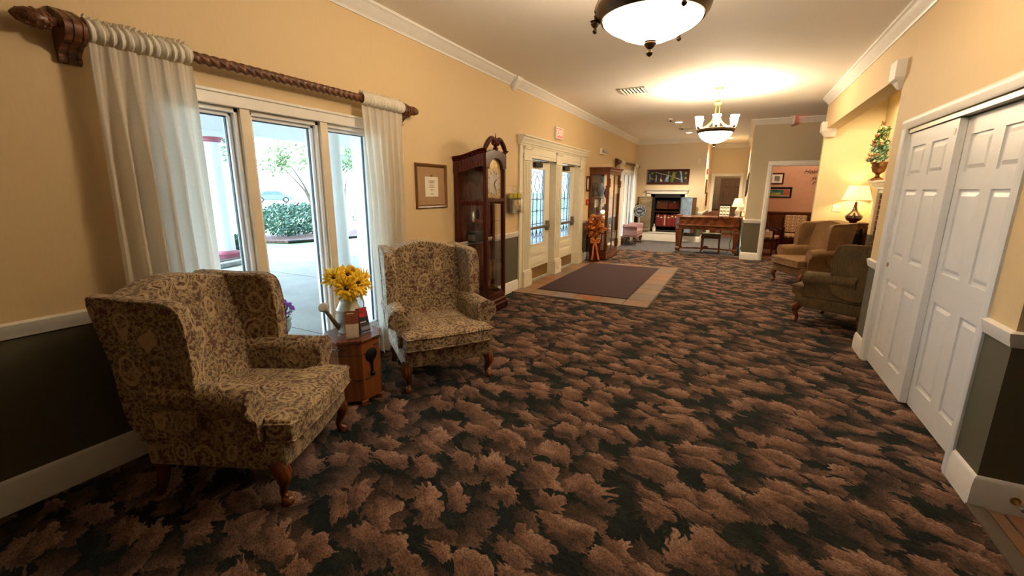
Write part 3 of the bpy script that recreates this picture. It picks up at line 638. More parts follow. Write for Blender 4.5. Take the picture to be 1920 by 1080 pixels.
# ================================================================== WING CHAIRS
def wing_chair(name, label, fab, legm, loc, rz, group=None, camel=.06, ht=1.06, piping=None):
    t = thing(name, label, 'armchair', loc, rz, group); pf = piping or fab
    # apron / seat box
    def ring(z, k, f): return [(-.345*k, .33, z), (.345*k, .33, z), (.372*k, -.28, z), (.36*k, -.37-f, z), (.18*k, -.385-f, z), (0, -.39-f, z), (-.18*k, -.385-f, z), (-.36*k, -.37-f, z), (-.372*k, -.28, z)]
    MB().loft([ring(.2, .985, -.008), (ring(.215, 1.0, 0)), ring(.33, 1.0, .0), ring(.345, .98, -.012)]).build('apron', fab, t, bevel=.014, seg=3)
    for sg in (-1, 1):   # outside panels under the arms
        MB().loft([[(sg*.33, .36, z), (sg*.362, .34, z), (sg*.372, -.22, z), (sg*.335, -.24, z)] for z in (.335, .46, .55)]).build('side_panel', fab, t, bevel=.012)
    # T cushion
    out = [(-.352, -.415), (-.19, -.428), (0, -.432), (.19, -.428), (.352, -.415), (.36, -.287), (.285, -.277), (.275, .22), (-.275, .22), (-.285, -.277), (-.36, -.287)]
    cu = MB(); cu.loft([[(x*.97, y*.97, .335) for x, y in out], [(x, y, .352) for x, y in out], [(x, y, .44) for x, y in out], [(x*.975, y*.975-.004, .46) for x, y in out], [(x*.75, y*.75, .478) for x, y in out], [(x*.3, y*.3-.02, .486) for x, y in out]])
    cs = cu.build('seat_cushion', fab, t, bevel=.008)
    for z in (.352, .442):
        p = [(x*1.004, y*1.004, z) for x, y in out]; MB().tube(p+[p[0]], .006, 6).build('piping', pf, cs)
    # arms: rolled
    for sg in (-1, 1):
        rings = []
        for y, sx, dz, k in ((.24, 0, .03, .9), (.1, 0, .028, .95), (-.06, .006, .022, 1.0), (-.18, .014, .012, 1.06), (-.262, .02, .004, 1.1), (-.271, .02, .004, 1.0)):
            cx, cz, r = .345+sx*1.3, .555+dz, .074*k; rr = [(cx-r*1.02, .34), (cx-r*1.05, .46)]
            for i in range(11):
                a = pi+.15-i*(pi+1.0)/10; rr.append((cx+r*1.0*cos(a), cz+r*sin(a)))
            rr += [(cx+.02, .47), (cx+.018, .34)]
            rings.append([(sg*x, y, z) for x, z in rr])
        am = MB().loft(rings).build('arm', fab, t, ang=50)
        mb = MB(); q = rings[-2]; mb.tube([(p[0], p[1]-.004, p[2]) for p in q[2:-2]], .005, 6); mb.build('piping', pf, am)
    # back (leaning)
    rake = lambda z: .19*(z-.4)
    pts = [(-.29, .38), (-.315, .7), (-.335, ht-.06), (-.30, ht-.015)]+[(-.30+.6*i/10, ht-.015+camel*(sin(pi*i/10)**1.3)) for i in range(1, 10)]+[(.30, ht-.015), (.335, ht-.06), (.315, .7), (.29, .38)]
    def bk(y, k, dz): return [(x*k, y+rake(z), .38+(z-.38)*dz) for x, z in pts]
    MB().loft([bk(.155, .86, .955), bk(.148, .95, .985), bk(.165, .995, .998), bk(.2, 1.0, 1.0), bk(.30, 1.0, 1.0), bk(.325, .99, .995)]).build('backrest', fab, t, ang=50)
    # wings
    wp = spline([(.38, .40), (.40, .75), (.43, ht-.025), (.38, ht+.005), (.22, ht-.005), (.09, ht-.008), (.01, ht-.022), (-.025, ht-.07), (-.03, ht-.2), (-.022, ht-.31), (-.01, .68), (.0, .6), (.07, .42)], 4, True)
    cyy = .2
    for sg in (-1, 1):
        fl = lambda y: .10*max(0, .42-y)
        def wr(x, k): return [(sg*(x+fl(y+rake(z)*.4)), cyy+(y-cyy)*k+rake(z)*.55-.03, .42+(z-.42)*(1-(1-k)*.55)) for y, z in wp]
        wg = MB().loft([wr(.285, .88), wr(.277, .95), wr(.285, .985), wr(.31, 1.0), wr(.345, 1.0), wr(.36, .98)]).build('wing', fab, t, ang=60)
        q = wr(.362, .985); MB().tube(q+[q[0]], .005, 5).build('piping', pf, wg)
    # legs
    for sg in (-1, 1):
        p = [(0, .015, .23), (sg*.012, -.012, .18), (sg*.014, -.02, .145), (sg*.004, -.008, .10), (-sg*.004, .006, .06), (sg*.002, -.004, .03), (sg*.008, -.018, .014), (sg*.008, -.018, .0)]
        MB().tube([(sg*.335+a, -.33+b, c) for a, b, c in spline(p, 3)], [.046, .046, .045, .044, .042, .039, .036, .032, .028, .025, .022, .02, .0185, .018, .0185, .021, .025, .029, .032, .033, .031, .028][:22], 12).build('leg', legm, t)
        MB().loft([[(sg*.305+a*k, .30+dy+b*k, z) for a, b in ((-1, -1), (1, -1), (1, 1), (-1, 1))] for z, k, dy in ((.23, .024, -.01), (.1, .021, .01), (0, .018, .045))]).build('leg', legm, t, bevel=.003)
    return t
wing_chair('wing_chair', 'paisley wing armchair in the left foreground, turned toward the lobby', 'paisley', 'cherry', (-2.33, 1.36, 0), radians(115.2), 'paisley wing chairs by the window')
wing_chair('wing_chair', 'paisley wing armchair in front of the grandfather clock, facing the camera', 'paisley', 'cherry', (-2.23, 2.94, 0), radians(54.2), 'paisley wing chairs by the window')
wing_chair('wing_chair', 'plain tan wing armchair in the alcove in front of the glowing table lamp', 'tanfab', 'cherry', (1.17, 8.82, 0), radians(299), camel=.05)
wing_chair('wing_chair', 'olive ribbed wing armchair seen from the side by the closet wall', 'olivefab', 'cherry', (1.245, 6.28, 0), radians(238), camel=.0, ht=1.0, piping='tanfab')

# ================================================================== CURTAINS
def rope(y0, y1, x, z, r, par):
    n = int((y1-y0)/.0085); rings = []
    for i in range(n+1):
        y = y0+(y1-y0)*i/n; tw = i*.0085/.055*2*pi/3
        rings.append([(x+(r*(1+.2*cos(3*(2*pi*j/18+tw))))*cos(2*pi*j/18), y, z+(r*(1+.2*cos(3*(2*pi*j/18+tw))))*sin(2*pi*j/18)) for j in range(18)])
    return MB().loft(rings).build('twisted_pole', 'rodwood', par, ang=60)
def finial(par, y, sg, x, z, s=1.0):
    R_ = Matrix.Rotation(-sg*pi/2, 4, 'X')
    f = MB().lathe([(.03*s, 0), (.02*s, .015*s), (.018*s, .05*s), (.032*s, .065*s), (.03*s, .075*s), (.045*s, .1*s), (.056*s, .14*s), (.055*s, .18*s), (.043*s, .225*s), (.024*s, .255*s), (.004, .27*s)], 20, (x, y, z), R_).build('finial', 'rodwood', par)
    for rw in range(5):
        for k in range(9):
            a = 2*pi*(k+.5*(rw % 2))/9; h = .1+.033*rw; rad = (.040, .049, .049, .041, .028)[rw]*s
            p = R_ @ Vector((rad*cos(a), rad*sin(a), h*s)); c = Vector((x, y, z))+p
            MB().ball(tuple(c), (.013*s, .016*s, .013*s), 6, 4).build('scale', 'rodwood', f)
def bracket(par, y, x, z, s=1.0):
    pr = spline([(LX, .16), (LX+.02, .165), (x+.045, .075), (x+.05, 0), (x+.02, -.05), (x-.03, -.07), (LX+.03, -.12), (LX+.035, -.15), (LX+.015, -.175), (LX, -.17)], 4)
    pr = [(LX+(p[0]-LX)*.92, z+(p[1]-.04)*s*.72) for p in [(q[0], q[1]) for q in pr]]
    mb = MB()
    for k in range(5):
        w = .009; yy = y-.034+.017*k; g = .004*(k % 2)
        mb.prism([(a-(g if a > LX+.01 else 0), b) for a, b in pr], lambda a, b: (a, yy-w, b), lambda a, b: (a, yy+w, b))
    mb.build('bracket', 'rodwood', par, ang=50)
def panel_curtain(name, label, yt0, yt1, yb0, yb1, folds, rod_z, x, zb=.02, ph=0.):
    t = thing(name, label, 'curtain', (0, 0, 0), group='cream linen curtains')
    rnd = random.Random(int(yt0*100)); amps = [rnd.uniform(.7, 1.3) for _ in range(60)]
    def fn(u, v):       # u down, v across
        k = u**.8; y = (yt0+(yt1-yt0)*v)*(1-k)+(yb0+(yb1-yb0)*v)*k
        z = rod_z-.055-(rod_z-.055-zb)*u
        a = .008+.03*min(1, u*4); w = v*folds*2*pi+ph+.5*sin(v*9+u*2)
        xx = x+.025*(1-min(1, u*6))*.3+a*sin(w)*amps[int(v*folds) % 60]+.004*sin(w*3+u*7)
        return (xx, y+.004*cos(w*2), z)
    MB().grid(fn, 40, folds*12).build('drape', 'curtain', t, ang=180)
    def fn2(u, v):      # gathered sleeve around the pole with a ruffle above
        a = -2.4+u*7.0; r = .048+.007*sin(v*folds*4*pi+ph*2+a)+.004*sin(v*folds*9.2*pi+2*a)
        y = yt0+(yt1-yt0)*v
        if u > .8:
            h = (u-.8)/.2; return (x+.022*sin(v*folds*6*pi+ph)*h, y, rod_z+.04+.026*h+.006*sin(v*folds*5.3*pi)*h)
        a = -pi*.5+ (u/.8)*pi*2*.82
        return (x+r*cos(a), y, rod_z+r*sin(a))
    MB().grid(fn2, 24, folds*16).build('gathered_heading', 'valance', t, ang=180)
    return t
XR, ZR = LX+.105, 2.295
cr = thing('curtain_rod', 'twisted wooden curtain rod with pinecone finials over the near window', 'curtain rod', (0, 0, 0))
rope(1.06, 3.5, XR, ZR, .028, cr); finial(cr, 1.08, -1, XR, ZR, .72); finial(cr, 3.47, 1, XR, ZR, .7)
bracket(cr, 1.095, XR, ZR); bracket(cr, 3.475, XR, ZR, .95)
panel_curtain('curtain', 'cream curtain panel at the left of the near window, behind the foreground chair', 1.135, 1.60, 1.09, 1.62, 6, ZR, XR)
panel_curtain('curtain', 'cream curtain panel at the right of the near window, beside the framed certificate', 2.9, 3.41, 2.97, 3.36, 6, ZR, XR, ph=1.)
cr2 = thing('curtain_rod', 'wooden curtain rod over the far window behind the display cabinet', 'curtain rod', (0, 0, 0))
rope(12.0, 14.5, XR, 2.31, .028, cr2); finial(cr2, 12.02, -1, XR, 2.31, .8); finial(cr2, 14.45, 1, XR, 2.31, .7)
bracket(cr2, 12.0, XR, 2.31); bracket(cr2, 14.46, XR, 2.31)
panel_curtain('curtain', 'white curtain panel on the far window close to the display cabinet', 12.1, 12.55, 12.15, 12.6, 5, 2.31, XR)
panel_curtain('curtain', 'white curtain panel in the far corner beside the mauve bench', 13.9, 14.4, 13.7, 14.3, 5, 2.31, XR)

# ================================================================== SIDE TABLE AND WHAT STANDS ON IT
tb = thing('octagonal_side_table', 'octagonal wooden drum table with black iron hardware between the paisley chairs', 'side table', (-2.475, 2.234, 0))
A0 = atan2(-.154-.0, .135)   # direction of the near face normal
def octa(r, z, rot=0.): return [(r/cos(pi/8)*cos(A0+pi/8+k*pi/4+rot), r/cos(pi/8)*sin(A0+pi/8+k*pi/4+rot), z) for k in range(8)]
MB().loft([octa(.192, .035), octa(.192, .385), octa(.192, .388)]).build('body', 'oak', tb, smooth=False)
MB().loft([octa(.194, .391), octa(.194, .478)]).build('lid', 'oak', tb, smooth=False, bevel=.002)
MB().loft([octa(.2, .478), octa(.203, .482), octa(.203, .496), octa(.2, .5)]).build('top', 'cherry', tb, smooth=False)
for k in range(8):
    a = A0+pi/8+k*pi/4; r = .178/cos(pi/8); MB().box((r*cos(a), r*sin(a), .018), (.05, .05, .036), Matrix.Rotation(a, 3, 'Z')).build('foot', 'oak', tb, smooth=False, bevel=.003)
def face_m(k): 
    a = A0+k*pi/4; return Matrix.Translation((.193*cos(a), .193*sin(a), 0)) @ Matrix.Rotation(a+pi/2, 4, 'Z')   # local -Y = outward, X along face
for k in (-1, 0, 1, 2):
    m = face_m(k)
    mb = MB(); mb.tube([tuple(m @ Vector((-.075 if k == 0 else .075, 0, .44))), tuple(m @ Vector((-.07 if k == 0 else .07, -.008, .44))), tuple(m @ Vector((-.03 if k == 0 else .03, -.008, .438)))], .004, 6); mb.build('iron_strap', 'black', tb)
m = face_m(1)
hp = MB(); hp.lathe([(.001, 0), (.05, .0), (.052, .004), (.045, .008), (.001, .011)], 24, mat=m @ Matrix.Translation((.0, 0, .37)) @ Matrix.Rotation(pi/2, 4, 'X')); hp = hp.build('hasp_plate', 'black', tb)
mb = MB(); mb.tube([tuple(m @ Vector((0, -.008, z))) for z in (.33, .28, .23)], [.009, .007, .007], 8); mb.ball(tuple(m @ Vector((0, -.012, .225))), .019, 10, 6); mb.build('hasp', 'black', hp)
for k, x0 in ((0, .02), (1, -.07)):
    m = face_m(k); MB().tube([tuple(m @ Vector((x0+i*.012, -.003, .2-.006*sin(i/4*pi)))) for i in range(5)], .003, 5).build('iron_strap', 'black', tb)
# watering can (milk-can shape)
wc = thing('watering_can', 'pale grey tin watering can with long spout, holding sunflowers', 'watering can', (-2.525, 2.265, .5))
MB().lathe([(.078, 0), (.085, .006), (.086, .02), (.084, .16), (.088, .165), (.088, .175), (.083, .18), (.062, .225), (.058, .235), (.058, .25), (.063, .258), (.066, .28), (.06, .283), (.056, .26), (.05, .25), (.05, .2)], 32, cap=False).build('body', 'zinc', wc)
MB().lathe([(.001, .004), (.078, .004)], 24).build('bottom', 'zinc', wc)
sp = MB().tube(spline([(-.03, -.07, .035), (-.01, -.12, .09), (.045, -.225, .2), (.065, -.262, .24)], 4), [.019, .019, .018, .0175, .017, .016, .015, .014, .0135, .013, .0125, .012, .012], 12).build('spout', 'tinspout', wc)
dv = Vector((.02, -.037, .04)).normalized(); q_ = Vector((0, 0, 1)).rotation_difference(dv).to_matrix().to_4x4()
MB().lathe([(.012, -.012), (.03, .012), (.036, .02), (.036, .026), (.03, .034), (.002, .039)], 18, (.067, -.268, .246), q_).build('rose', 'zinc', sp)
MB().tube([(-.01, -.085, .17), (.02, -.17, .165)], .003, 6).build('brace', 'zinc', wc)
MB().tube(spline([(.0, .08, .09), (.005, .13, .13), (.008, .145, .19), (.006, .12, .245), (.0, .062, .26)], 5), .007, 8).build('handle', 'zinc', wc)
# sunflowers
def sunflower(loc, dirv, s, label):
    t = thing('sunflower', label, 'sunflower', loc, 0, 'artificial sunflowers in the watering can'); q = Vector((0, 0, 1)).rotation_difference(Vector(dirv).normalized()); t.rotation_mode = 'QUATERNION'; t.rotation_quaternion = q
    MB().lathe([(.002, -.004*s), (.012*s, -.002*s), (.0135*s, .005*s), (.009*s, .010*s), (.002, .009*s)], 16).build('seed_head', 'seed', t)
    for rw, (n, ln, tilt) in enumerate(((15, .078, .4), (13, .066, .8), (11, .046, 1.2))):
        mb = MB()
        for k in range(n):
            a = 2*pi*(k+.5*rw)/n+random.uniform(-.12, .12); l = ln*s*random.uniform(.75, 1.25); w = .011*s; tt = tilt+random.uniform(-.25, .25)
            R_ = Matrix.Rotation(a, 3, 'Z')
            def P(u, v): r = .013*s+l*u; return tuple(R_ @ Vector((r*cos(tt*.6) if u else r, v*w, l*u*sin(tt)*.75-.012*s*u*u)))
            ws = (.45, 1, .8, .02); us = (0, .4, .75, 1.0); mb.add([P(u, sgn*w2) for u, w2 in zip(us, ws) for sgn in (-1, 1)], [(2*i, 2*i+1, 2*i+3, 2*i+2) for i in range(3)])
        mb.build('petals', 'petal', t, thick=.0012)
    st = MB().tube(spline([(0, 0, -.004), (0, 0, -.03*s), tuple(q.inverted() @ (Vector((-2.525, 2.265, .72))+Vector(((loc[0]+2.525)*.3, (loc[1]-2.265)*.3, .02))-Vector(loc)))], 5), .0035, 6).build('stem', 'leafg', t)
    mb = MB()
    for k in range(3):
        a = k*2.1+random.random(); mb.add([(.0, 0, -.02), (.03*cos(a-.4), .03*sin(a-.4), -.02), (.06*cos(a), .06*sin(a), -.035), (.03*cos(a+.4), .03*sin(a+.4), -.02)], [(0, 1, 2, 3)])
    mb.build('leaf', 'leafg', t, thick=.001)
CC = Vector((-2.525, 2.265, .8))
for i, (dx, dy, dz, s, lb) in enumerate(((.1, -.095, .06, 1.15, 'sunflower at the left edge of the bunch, over the spout'), (.115, .0, .075, 1.2, 'largest sunflower facing the camera at the middle of the bunch'), (.075, .1, .085, 1.1, 'sunflower at the right edge of the bunch'), (-.01, -.1, .13, 1.0, 'sunflower at the upper left of the bunch'),
    (.02, .0, .135, 1.1, 'sunflower at the top middle of the bunch'), (-.01, .095, .14, 1.05, 'sunflower at the upper right of the bunch'), (.09, -.05, .03, .9, 'low front-left sunflower drooping over the can rim'), (-.09, -.02, .12, 1.0, 'sunflower at the back of the bunch by the window'), (.075, .06, .02, .85, 'low right sunflower near the can handle'))):
    sunflower(tuple(CC+Vector((dx, dy, dz))), (dx*1.6+.12, dy*1.6-.03, dz*1.1), s, lb)
# brochures in acrylic stands
def stand(loc, rz, w, h, mats, nm, lb1, lb2, tilt=.22):
    t = thing('brochure_holder', lb1, 'brochure holder', loc, rz); R_ = Matrix.Rotation(-tilt, 3, 'X')
    def pl(a, b): mb = MB(); c = [(a[i]+b[i])/2 for i in range(3)]; mb.box(R_ @ Vector(c), [abs(b[i]-a[i]) for i in range(3)], R_); return mb
    pl((-w/2, .012, 0), (w/2, .014, h)).build('back_plate', 'acrylic', t, smooth=False); pl((-w/2, -.012, .004), (w/2, -.010, h*.38)).build('front_plate', 'acrylic', t, smooth=False)
    boxes('foot_plate', 'acrylic', [((-w/2, -.015, 0), (w/2, .07, .003))], t)
    b = thing(nm, lb2, 'brochure', loc, rz)
    for a0, a1, z0, z1, m, y in mats: pl((a0*w, y, .006+z0*h), (a1*w, .011, .006+z1*h)).build('cover' if m is mats[0][4] else 'printed_panel', m, b, smooth=False)
M['br1'] = plain('brochure_clay', '#8f5238', .4, var=.12, scale=20); M['br2'] = plain('brochure_cream', '#d8c6ac', .4, var=.1, scale=15); M['br3'] = plain('brochure_black', '#1b1820', .35)
M['br4'] = plain('brochure_red', '#b81f2a', .4, var=.3, scale=40); M['br5'] = plain('brochure_grey', '#8e97a3', .4, var=.15)
stand((-2.365, 2.14, .501), .78, .095, .2, [(-.47, .47, 0, .97, 'br1', .004), (-.47, .47, .0, .5, 'br2', .002), (-.35, .15, .86, .9, 'paper', .0025)], 'brochure', 'clear acrylic stand at the front of the octagonal table', 'clay and cream brochure in the front stand on the octagonal table')
stand((-2.385, 2.29, .501), 1.42, .095, .19, [(-.47, .47, 0, .97, 'br3', .004), (-.3, .4, .6, .96, 'br4', .002), (-.35, .4, .08, .22, 'br5', .002), (-.35, .2, .38, .42, 'paper', .002)], 'brochure', 'clear acrylic stand beside the watering can, turned right', 'black brochure with red flowers beside the watering can')

# ================================================================== LEFT WALL THINGS
def frame(name, label, cat, loc, rz, w, h, fw, mat, inner, dep=.025, mat2=None):
    """picture hung on a wall: local XZ, facing -Y"""
    t = thing(name, label, cat, loc, rz)
    MB().loft([[(a*(w/2-k), y, b*(h/2-k)) for a, b in ((-1, -1), (1, -1), (1, 1), (-1, 1))] for k, y in ((0, 0), (0, -dep*.7), (fw*.25, -dep), (fw*.6, -dep*.85), (fw, -dep*.45), (fw, -.004))], cap=False).build('frame', mat, t, smooth=False)
    for a0, a1, b0, b1, m, y in inner: boxes('picture' if y < .006 else 'mount', m, [((a0*w/2, -y, b0*h/2), (a1*w/2, -.001, b1*h/2))], t)
    return t
M['certmat'] = plain('taupe_mount', '#a5835c', .8, var=.03); M['goldfr'] = wood('gold_brown_frame', '#4a2c12', '#8a5c2c', rough=.3)
k_ = frame('framed_certificate', 'framed certificate with brown mount on the wall between curtain and clock', 'picture', (LX, 3.97, 1.59), pi/2, .55, .47, .035, 'goldfr', [(-.9, .9, -.9, .9, 'certmat', .006), (-.42, .42, -.48, .42, 'paper', .0075)])
M['ink'] = plain('ink', '#5b5148', .8)
for z, w in ((.11, .03), (.055, .1), (.035, .08), (.01, .07), (-.01, .09), (-.04, .06), (-.085, .05)): boxes('text_line', 'ink', [((-w/2, -.0085, z-.003 if z < .1 else z-.012), (w/2, -.0076, z+.003 if z < .1 else z+.006))], k_)
# grandfather clock, canted sides
gc = thing('grandfather_clock', 'tall mahogany grandfather clock with glass sides and scrolled pediment', 'clock', (LX+.005, 4.855, 0))
def trap(e, z): return [(0, -.47-e*.6, z), (.315+e, -.235-e*.6, z), (.315+e, .235+e*.6, z), (0, .47+e*.6, z)]
MB().loft([trap(.035, 0), trap(.035, .09), trap(.02, .1), trap(.02, .14), trap(.005, .16), trap(.005, .19)]).build('plinth', 'mahogy', gc, smooth=False, bevel=.004)
for x, y, r in ((.295, -.225, .024), (.295, .225, .024), (.022, -.44, .02), (.022, .44, .02)):
    MB().b2((x-r, y-r, .18), (x+r, y+r, 1.86)).build('post', 'mahog', gc, smooth=False, bevel=.005)
boxes('back_panel', 'mahog', [((.001, -.44, .18), (.012, .44, 1.9))], gc)
def rail_side(z, h, sg): 
    mb = MB(); p0, p1 = Vector((.022, sg*.44, z)), Vector((.295, sg*.225, z)); d = (p1-p0); mb.box(tuple((p0+p1)/2), (d.length, .026, h), Matrix.Rotation(atan2(d.y, d.x), 3, 'Z')); return mb.build('side_rail', 'mahog', gc, smooth=False, bevel=.003)
for sg in (-1, 1):
    for z, h in ((.2, .05), (1.4, .05)): rail_side(z, h, sg)
    # arched top rail with glass below, and swept cornice
    p0, p1 = Vector((.0, sg*.465, 0)), Vector((.318, sg*.235, 0)); d = p1-p0; nrm = Vector((d.y, -d.x, 0)).normalized()*(1 if sg < 0 else -1)
    arc = [(u, .02*u+.085*(1-cos(pi*u))/2) for u in [i/10 for i in range(11)]]
    lo = [(p0+d*u+Vector((0, 0, 1.74+.9*h)), p0+d*u+Vector((0, 0, 1.885+h))) for u, h in arc]
    mb = MB(); mb.loft([[tuple(a), tuple(b), tuple(b-nrm*.024), tuple(a-nrm*.024)] for a, b in lo]); mb.build('arched_side_rail', 'mahogy', gc, ang=30)
    mb = MB(); mb.loft([[tuple(b+Vector((0, 0, o[1]))+nrm*o[0]) for o in ((0, -.01), (.015, .0), (.02, .015), (.045, .03), (.05, .045), (.0, .05), (-.03, .04), (-.03, 0))] for a, b in lo]); mb.build('cornice', 'mahogy', gc, ang=30)
    a, b = p0.lerp(p1, .08)-nrm*.012, p0.lerp(p1, .94)-nrm*.012
    mb = MB(); mb.add([(a.x, a.y, .2), (b.x, b.y, .2), (b.x, b.y, 1.8), (a.x, a.y, 1.76)], [(0, 1, 2, 3)]); mb.build('side_glass', 'glass', gc, thick=.003)
for z, h in ((.21, .05), (1.43, .04)): boxes('front_rail', 'mahog', [((.28, -.21, z-h/2), (.318, .21, z+h/2))], gc, bevel=.003)
mb = MB(); hood = [(-.26, 1.82), (-.26, 1.98)]+[(-.26+.52*i/12, 1.98+.05*sin(pi*i/12)) for i in range(1, 12)]+[(.26, 1.98), (.26, 1.82)]+[(.17*cos(pi*i/10), 1.80+.13*sin(pi*i/10)) for i in range(0, 11)]
mb.prism(hood, lambda y, z: (.27, y, z), lambda y, z: (.325, y, z)); mb.build('hood_arch', 'mahog', gc, smooth=False, bevel=.004)
for sg in (-1, 1):      # swan-neck scrolls
    p = spline([(.3, sg*.265, 2.0), (.31, sg*.24, 2.05), (.31, sg*.17, 2.12), (.31, sg*.1, 2.155), (.31, sg*.055, 2.14), (.31, sg*.05, 2.105), (.31, sg*.075, 2.1)], 5)
    MB().tube(p, [.012+.018*min(1, i/6) for i in range(len(p)-6)]+[.028, .026, .024, .022, .02, .016], 8).build('scroll', 'mahog', gc)
MB().lathe([(.03, 2.02), (.035, 2.05), (.02, 2.065), (.032, 2.09), (.036, 2.11), (.02, 2.13), (.012, 2.15), (.016, 2.165), (.006, 2.18), (.003, 2.22)], 14, (.31, 0, 0)).build('finial', 'mahog', gc)
M['dialgold'] = plain('dial_gold', '#c4a868', .38, .25, var=.2, scale=25)
dl = boxes('dial_plate', 'dialgold', [((.27, -.19, 1.46), (.28, .19, 1.8))], gc)
MB().lathe([(.17, 0), (.17, .004), (.001, .005)], 28, (.279, 0, 1.79), Matrix.Rotation(pi/2, 4, 'Y')).build('moon_arch', 'dialgold', dl)
MB().lathe([(.155, 0), (.155, .005), (.12, .005), (.118, .003), (.001, .003)], 32, (.281, 0, 1.63), Matrix.Rotation(pi/2, 4, 'Y')).build('chapter_ring', 'zinc', dl)
for k in range(12):
    a = k*pi/6; MB().box((.288, .138*sin(a), 1.63+.138*cos(a)), (.003, .006, .024), Matrix.Rotation(-a, 3, 'X')).build('hour_mark', 'black', dl, smooth=False)
for a, l in ((.9, .08), (2.6, .11)): MB().tube([(.291, 0, 1.63), (.291, l*sin(a), 1.63+l*cos(a))], .004, 5).build('hand', 'black', dl)
boxes('door_glass', 'glass', [((.302, -.2, .235), (.305, .2, 1.41))], gc); boxes('dial_glass', 'glass', [((.302, -.2, 1.45), (.305, .2, 1.82))], gc)
for z in (.62, .9, 1.15): boxes('glass_shelf', 'acrylic', [((.03, -.36, z), (.2, .36, z+.008))], gc)
for y in (-.09, 0, .09): 
    MB().tube([(.22, y, .66), (.22, y, 1.44)], .003, 5).build('chain', 'brass', gc); MB().lathe([(.004, .4), (.024, .402), (.024, .66), (.004, .664)], 16, (.22, y, 0)).build('weight', 'brass', gc)
pd = MB().tube([(.18, 0, .4), (.18, 0, 1.44)], .005, 6).build('pendulum_rod', 'walnut', gc); MB().lathe([(.075, -.006), (.075, .006), (.001, .01)], 28, (.18, 0, .38), Matrix.Rotation(pi/2, 4, 'Y')).build('pendulum_bob', 'brass', pd)
M['redbox'] = plain('red_card', '#6a1f1a', .5)
t = tag(boxes('small_red_book', 'redbox', [((-.05, -.09, 0), (.05, .09, .03))], bevel=.003), 'small red book on the upper glass shelf inside the clock', 'book'); t.location = (LX+.15, 4.72, 1.159)
t = thing('dark_figurine', 'small dark figurine on the top shelf inside the clock', 'figurine', (LX+.1, 4.78, 1.159)); MB().lathe([(.03, 0), (.035, .01), (.012, .03), (.02, .07), (.03, .09), (.012, .12), (.018, .14), (.002, .165)], 14).build('body', 'black', t); MB().lathe([(.032, -.003), (.04, -.003), (.04, .0)], 14).build('plinth', 'walnut', t)
t = thing('black_box', 'black boxed keepsake on the middle shelf inside the clock', 'box', (LX+.11, 4.72, .909)); boxes('box', 'black', [((-.06, -.1, 0), (.06, .1, .13))], t, bevel=.004); boxes('front_label', 'grey', [((-.06, -.103, .02), (.05, -.1, .1))], t)
# brochure box on the wall
bx = thing('wall_brochure_box', 'clear wall box of dark leaflets with yellow tops left of the entrance', 'brochure holder', (LX, 5.92, 1.42))
boxes('back_board', 'acrylic', [((.001, -.2, -.2), (.01, .17, .2))], bx); boxes('tray', 'acrylic', [((.01, -.2, -.2), (.12, .17, -.19)), ((.112, -.2, -.2), (.12, .17, .0)), ((.01, .16, -.2), (.12, .17, .1)), ((.01, -.2, -.2), (.12, -.19, .1))], bx)
M['yellow'] = plain('yellow_print', '#b3a52a', .5, var=.2, scale=50); M['leaflet'] = plain('dark_leaflet', '#23221f', .5, var=.2)
for i, y in enumerate((-.13, -.03, .07)):
    lf = thing('leaflet', ('dark leaflet with yellow top nearest the clock in the wall box', 'dark leaflet in the middle of the wall box', 'dark leaflet with pale window nearest the entrance in the wall box')[i], 'leaflet', (LX+.045+.02*i, 5.92+y, 1.235), group='leaflets in the wall box')
    boxes('sheet', 'leaflet', [((-.012, -.045, 0), (.012, .045, .22))], lf); boxes('top_band', 'yellow', [((-.013, -.046, .2), (.013, .046, .27))], lf)
    if i: boxes('printed_window', 'brass' if i == 1 else 'yellow', [((.012, -.025, .1), (.014, .03, .17))], lf)
# exit sign, frame, pull station, emergency light
ex = thing('exit_sign', 'lit red exit sign on the wall above the entrance doors', 'exit sign', (LX, 7.72, 2.55)); boxes('housing', 'whiteplas', [((0, -.17, -.1), (.045, .17, .1))], ex, bevel=.006)
M['exitglow'] = emis('exit_red_glow', (1, .14, .09), 1.1); M['exitface'] = emis('exit_face', (1, .16, .12), .38)
M['exitface'].node_tree.nodes['Principled BSDF'].inputs['Base Color'].default_value = (.6, .15, .1, 1)
boxes('face', 'exitface', [((.045, -.145, -.078), (.048, .145, .078))], ex); text('EXIT', .15, 'exitglow', ex, (.05, 0, 0), (pi/2, 0, pi/2))
frame('small_picture', 'small dark framed picture beside the display cabinet', 'picture', (LX, 9.62, 1.7), pi/2, .2, .33, .03, 'mahog', [(-.75, .75, -.85, .85, 'certmat', .006), (-.5, .5, -.6, .6, 'paper', .0075)])
pu = thing('fire_alarm_pull', 'red fire alarm pull station under the small picture', 'fire alarm', (LX, 9.6, 1.3)); boxes('case', 'red', [((0, -.05, -.065), (.035, .05, .065))], pu, bevel=.005); boxes('handle', 'whiteplas', [((.035, -.03, -.012), (.045, .03, .012))], pu)
em = thing('emergency_light', 'white emergency light on the wall above the display cabinet', 'emergency light', (LX, 10.6, 2.46)); boxes('case', 'whiteplas', [((0, -.14, -.07), (.06, .14, .07))], em, bevel=.01)
for y in (-.08, .1): MB().lathe([(.02, 0), (.05, .02), (.055, .05), (.045, .06), (.001, .062)], 18, (.06, y, .0), Matrix.Rotation(pi/2-.3, 4, 'Y')).build('lamp_head', 'zinc', em)
